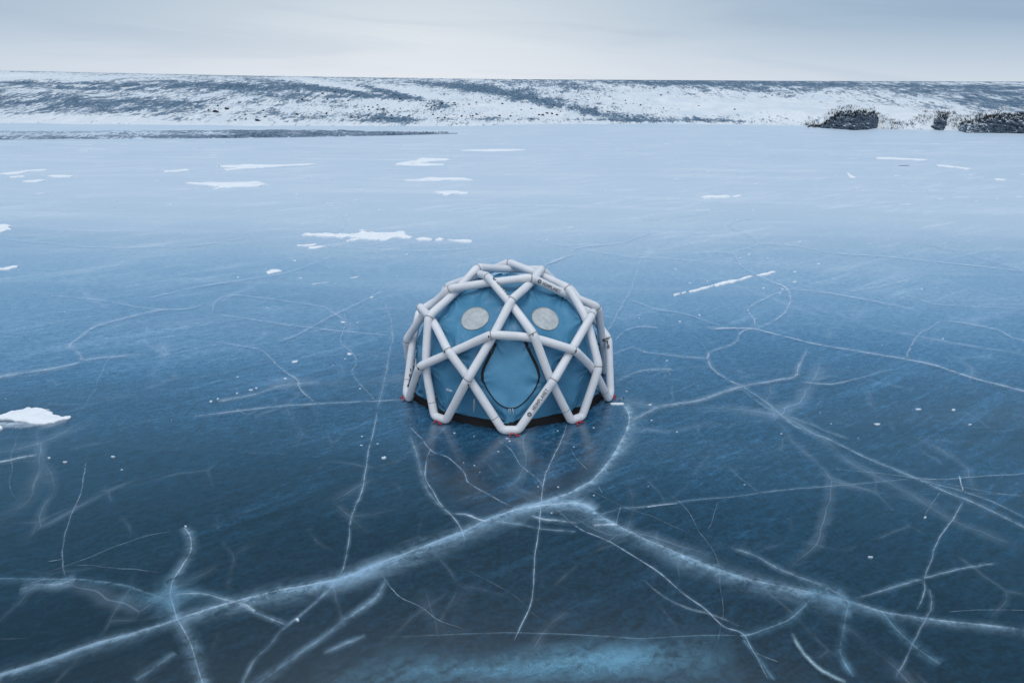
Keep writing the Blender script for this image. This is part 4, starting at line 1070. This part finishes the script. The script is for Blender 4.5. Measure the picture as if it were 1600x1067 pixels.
# valves, toggles and buckles on the tubes
def thit(zx, zy, last=None, off=.014):
    d = ray(*Z1(zx, zy)); loc, n, i, dist = TB.ray_cast(CAM, d)
    if loc is None or (last is not None and abs((loc - last).length) > .6):
        return CAM + d * ((last if last is not None else Vector((0, -1.5, 1))) - CAM).length
    if n.dot(d) > 0: n = -n
    return loc + n * off
def valve(points, ringat, owner):
    P = []; last = None
    for z in points: last = thit(*z, last); P.append(last)
    v = rope('valve_strap', P, .010, BLACK, owner)
    c = thit(*ringat, P[0], .02); rp = []
    for k in range(10):
        t = k / 9 * 6.283; rp.append(c + RIGHT * .026 * math.cos(t) + UP * .032 * math.sin(t))
    rope('valve_ring', rp, .009, BLACK, owner); return v
bII = lambda a: ARC[('II', a % 360)][0]
bI = lambda a: ARC[('I', a % 360)][0]
valve([(276, 768), (280, 785)], (283, 803), bII(144)); valve([(286, 812), (287, 845), (300, 868), (318, 886)], (316, 884), bII(144))
valve([(141, 640), (143, 655)], (140, 678), bI(-144)); valve([(141, 688), (134, 712), (129, 738)], (131, 733), bI(-144))
valve([(1212, 478), (1185, 482), (1178, 490), (1205, 492)], (1180, 484), bI(144)); valve([(1205, 492), (1203, 505), (1208, 515)], (1207, 524), bI(144))
valve([(858, 682), (866, 690), (878, 705)], (880, 712), bII(-108 + 0)) if ('II', 252) in ARC else None
rope('valve_strap', [thit(172, 570), thit(170, 590), thit(165, 610), thit(160, 640)] if all(thit(*q) for q in ((172, 570), (170, 590), (165, 610), (160, 640))) else [Vector((0, 0, .5)), Vector((0, 0, .6))], .008, BLACK, bI(-144))
for zx, zy in ((562, 462), (800, 452), (1030, 540), (452, 722), (935, 712), (184, 634), (325, 543)):
    p = thit(zx, zy, None, .006)
    if p: rope('buckle', [p, p - UP * .03 + RIGHT * .01, p - UP * .045], .013, BLACK, tent, 6)

# printed lettering wrapped on the tubes
GLYPH = dict(H=(.62, [[(0, 0), (0, 1)], [(.62, 0), (.62, 1)], [(0, .5), (.62, .5)]]), E=(.5, [[(0, 0), (0, 1)], [(0, 1), (.5, 1)], [(0, .5), (.44, .5)], [(0, 0), (.5, 0)]]), I=(0, [[(0, 0), (0, 1)]]),
    M=(.78, [[(0, 0), (0, 1)], [(0, 1), (.39, .3)], [(.39, .3), (.78, 1)], [(.78, 1), (.78, 0)]]), P=(.54, [[(0, 0), (0, 1)], [(0, 1), (.34, 1)], [(.34, 1), (.5, .91)], [(.5, .91), (.54, .74)], [(.54, .74), (.5, .56)], [(.5, .56), (.34, .46)], [(.34, .46), (0, .46)]]),
    L=(.48, [[(0, 1), (0, 0)], [(0, 0), (.48, 0)]]), A=(.68, [[(0, 0), (.34, 1)], [(.34, 1), (.68, 0)], [(.14, .3), (.54, .3)]]), N=(.62, [[(0, 0), (0, 1)], [(0, 1), (.62, 0)], [(.62, 0), (.62, 1)]]), T=(.58, [[(0, 1), (.58, 1)], [(.29, 1), (.29, 0)]]))
def word_mesh(bm, word, w=.082):
    x = 0; k = 0
    for ch in word:
        adv, bars = GLYPH[ch]
        for a, b in bars:
            d = np.array(b, float) - np.array(a, float); d /= np.linalg.norm(d); n = np.array([-d[1], d[0]]) * w; k += 1
            q = [np.array(a) - n - d * w, np.array(b) - n + d * w, np.array(b) + n + d * w, np.array(a) + n - d * w]
            bm.faces.new([bm.verts.new((x + p[0], min(1 + w, max(-w, p[1])), .00012 * (k % 9))) for p in q])
        x += adv + .40
def emblem(bm, cx, cy, r):
    """six-fold lattice emblem"""
    def bar(a, b, w):
        d = np.array(b) - np.array(a); d = d / np.linalg.norm(d); n = np.array([-d[1], d[0]]) * w
        q = [np.array(a) - n - d * w * .6, np.array(b) - n + d * w * .6, np.array(b) + n + d * w * .6, np.array(a) + n - d * w * .6]
        bm.faces.new([bm.verts.new((cx + p[0], cy + p[1], 0)) for p in q])
    P = [(r * math.cos(R(60 * k + 30)), r * math.sin(R(60 * k + 30))) for k in range(6)]
    Q = [(r * .5 * math.cos(R(60 * k)), r * .5 * math.sin(R(60 * k))) for k in range(6)]
    for k in range(6):
        bar(P[k], P[(k + 1) % 6], r * .085); bar(Q[k], Q[(k + 1) % 6], r * .075); bar(P[k], Q[k], r * .07); bar(P[k], Q[(k + 1) % 6], r * .07)
def lettering(parent, P, Q, s_logo, s_txt0, s_txt1, turn, hgt=.078):
    ax = Q - P; L = ax.length; t = ax.normalized()
    view = (CAM - (P + Q) / 2); n = (view - t * view.dot(t)).normalized()
    n = Matrix.Rotation(R(turn), 3, t) @ n; b = n.cross(t)
    bm = bmesh.new(); word_mesh(bm, 'HEIMPLANET')
    xs = [v.co.x for v in bm.verts]; ys_ = [v.co.y for v in bm.verts]; x0, x1 = min(xs), max(xs); y0, y1 = min(ys_), max(ys_)
    for v in bm.verts:
        v.co.x = (s_txt0 + (v.co.x - x0) / (x1 - x0) * (s_txt1 - s_txt0)) * L; v.co.y = ((v.co.y - y0) / (y1 - y0) - .5) * hgt
    emblem(bm, s_logo * L, 0, hgt * .62)
    bmesh.ops.triangulate(bm, faces=bm.faces[:])
    for k in range(-5, 6):
        bmesh.ops.bisect_plane(bm, geom=bm.verts[:] + bm.edges[:] + bm.faces[:], plane_co=(0, k * .011, 0), plane_no=(0, 1, 0))
    r = TR * 1.032 + .002
    for v in bm.verts:
        a = v.co.y / r; q = r + v.co.z; v.co = P + t * v.co.x + n * (q * math.cos(a)) + b * (q * math.sin(a))
    bmesh.ops.triangulate(bm, faces=bm.faces[:])
    link_bm('lettering', bm, INK, parent, sm=False)
o, p = ARC[('I', 72)]; lettering(o, p[1], p[2], .33, .43, .83, 0)
o, p = ARC[('II', 288)]; lettering(o, p[6], p[7], .20, .30, .82, 0)
o, p = ARC[('II', 216)]; lettering(o, p[6], p[7], .22, .32, .85, -62)
o, p = ARC[('I', 0)]; lettering(o, p[1], p[2], .25, .36, .85, 68)

# ice screw holding the right-hand anchor loop
scr = bpy.data.objects.new('ice_screw', None); COL.objects.link(scr)
g = G(968, 626.5); scr.location = g
tag(scr, 'metal ice screw driven into the ice at the tent foot on the right', 'ice screw')
def at(o, p): return p
v_, f_ = sweep([Vector((0, 0, -.05)), Vector((0, 0, .05)), Vector((0, 0, .07))], .017, 12, True); link_mesh('shaft', v_, f_, METAL, scr)
v_, f_ = sweep([Vector((-.015, 0, .06)), Vector((.05, -.01, .062)), Vector((.10, -.015, .06))], .013, 8, True); link_mesh('hanger', v_, f_, METAL, scr)
v_, f_ = sweep([Vector((.085, -.015, .06)), Vector((.09, -.015, .10))], .012, 8, True); link_mesh('knob', v_, f_, BLACK, scr)
snow_patch([[(953, 631), (962, 630), (973, 630), (975, 632), (966, 633), (955, 632.5)]], 'scraped snow crumbs under the ice screw beside the tent', .015, 40, 2, .12)
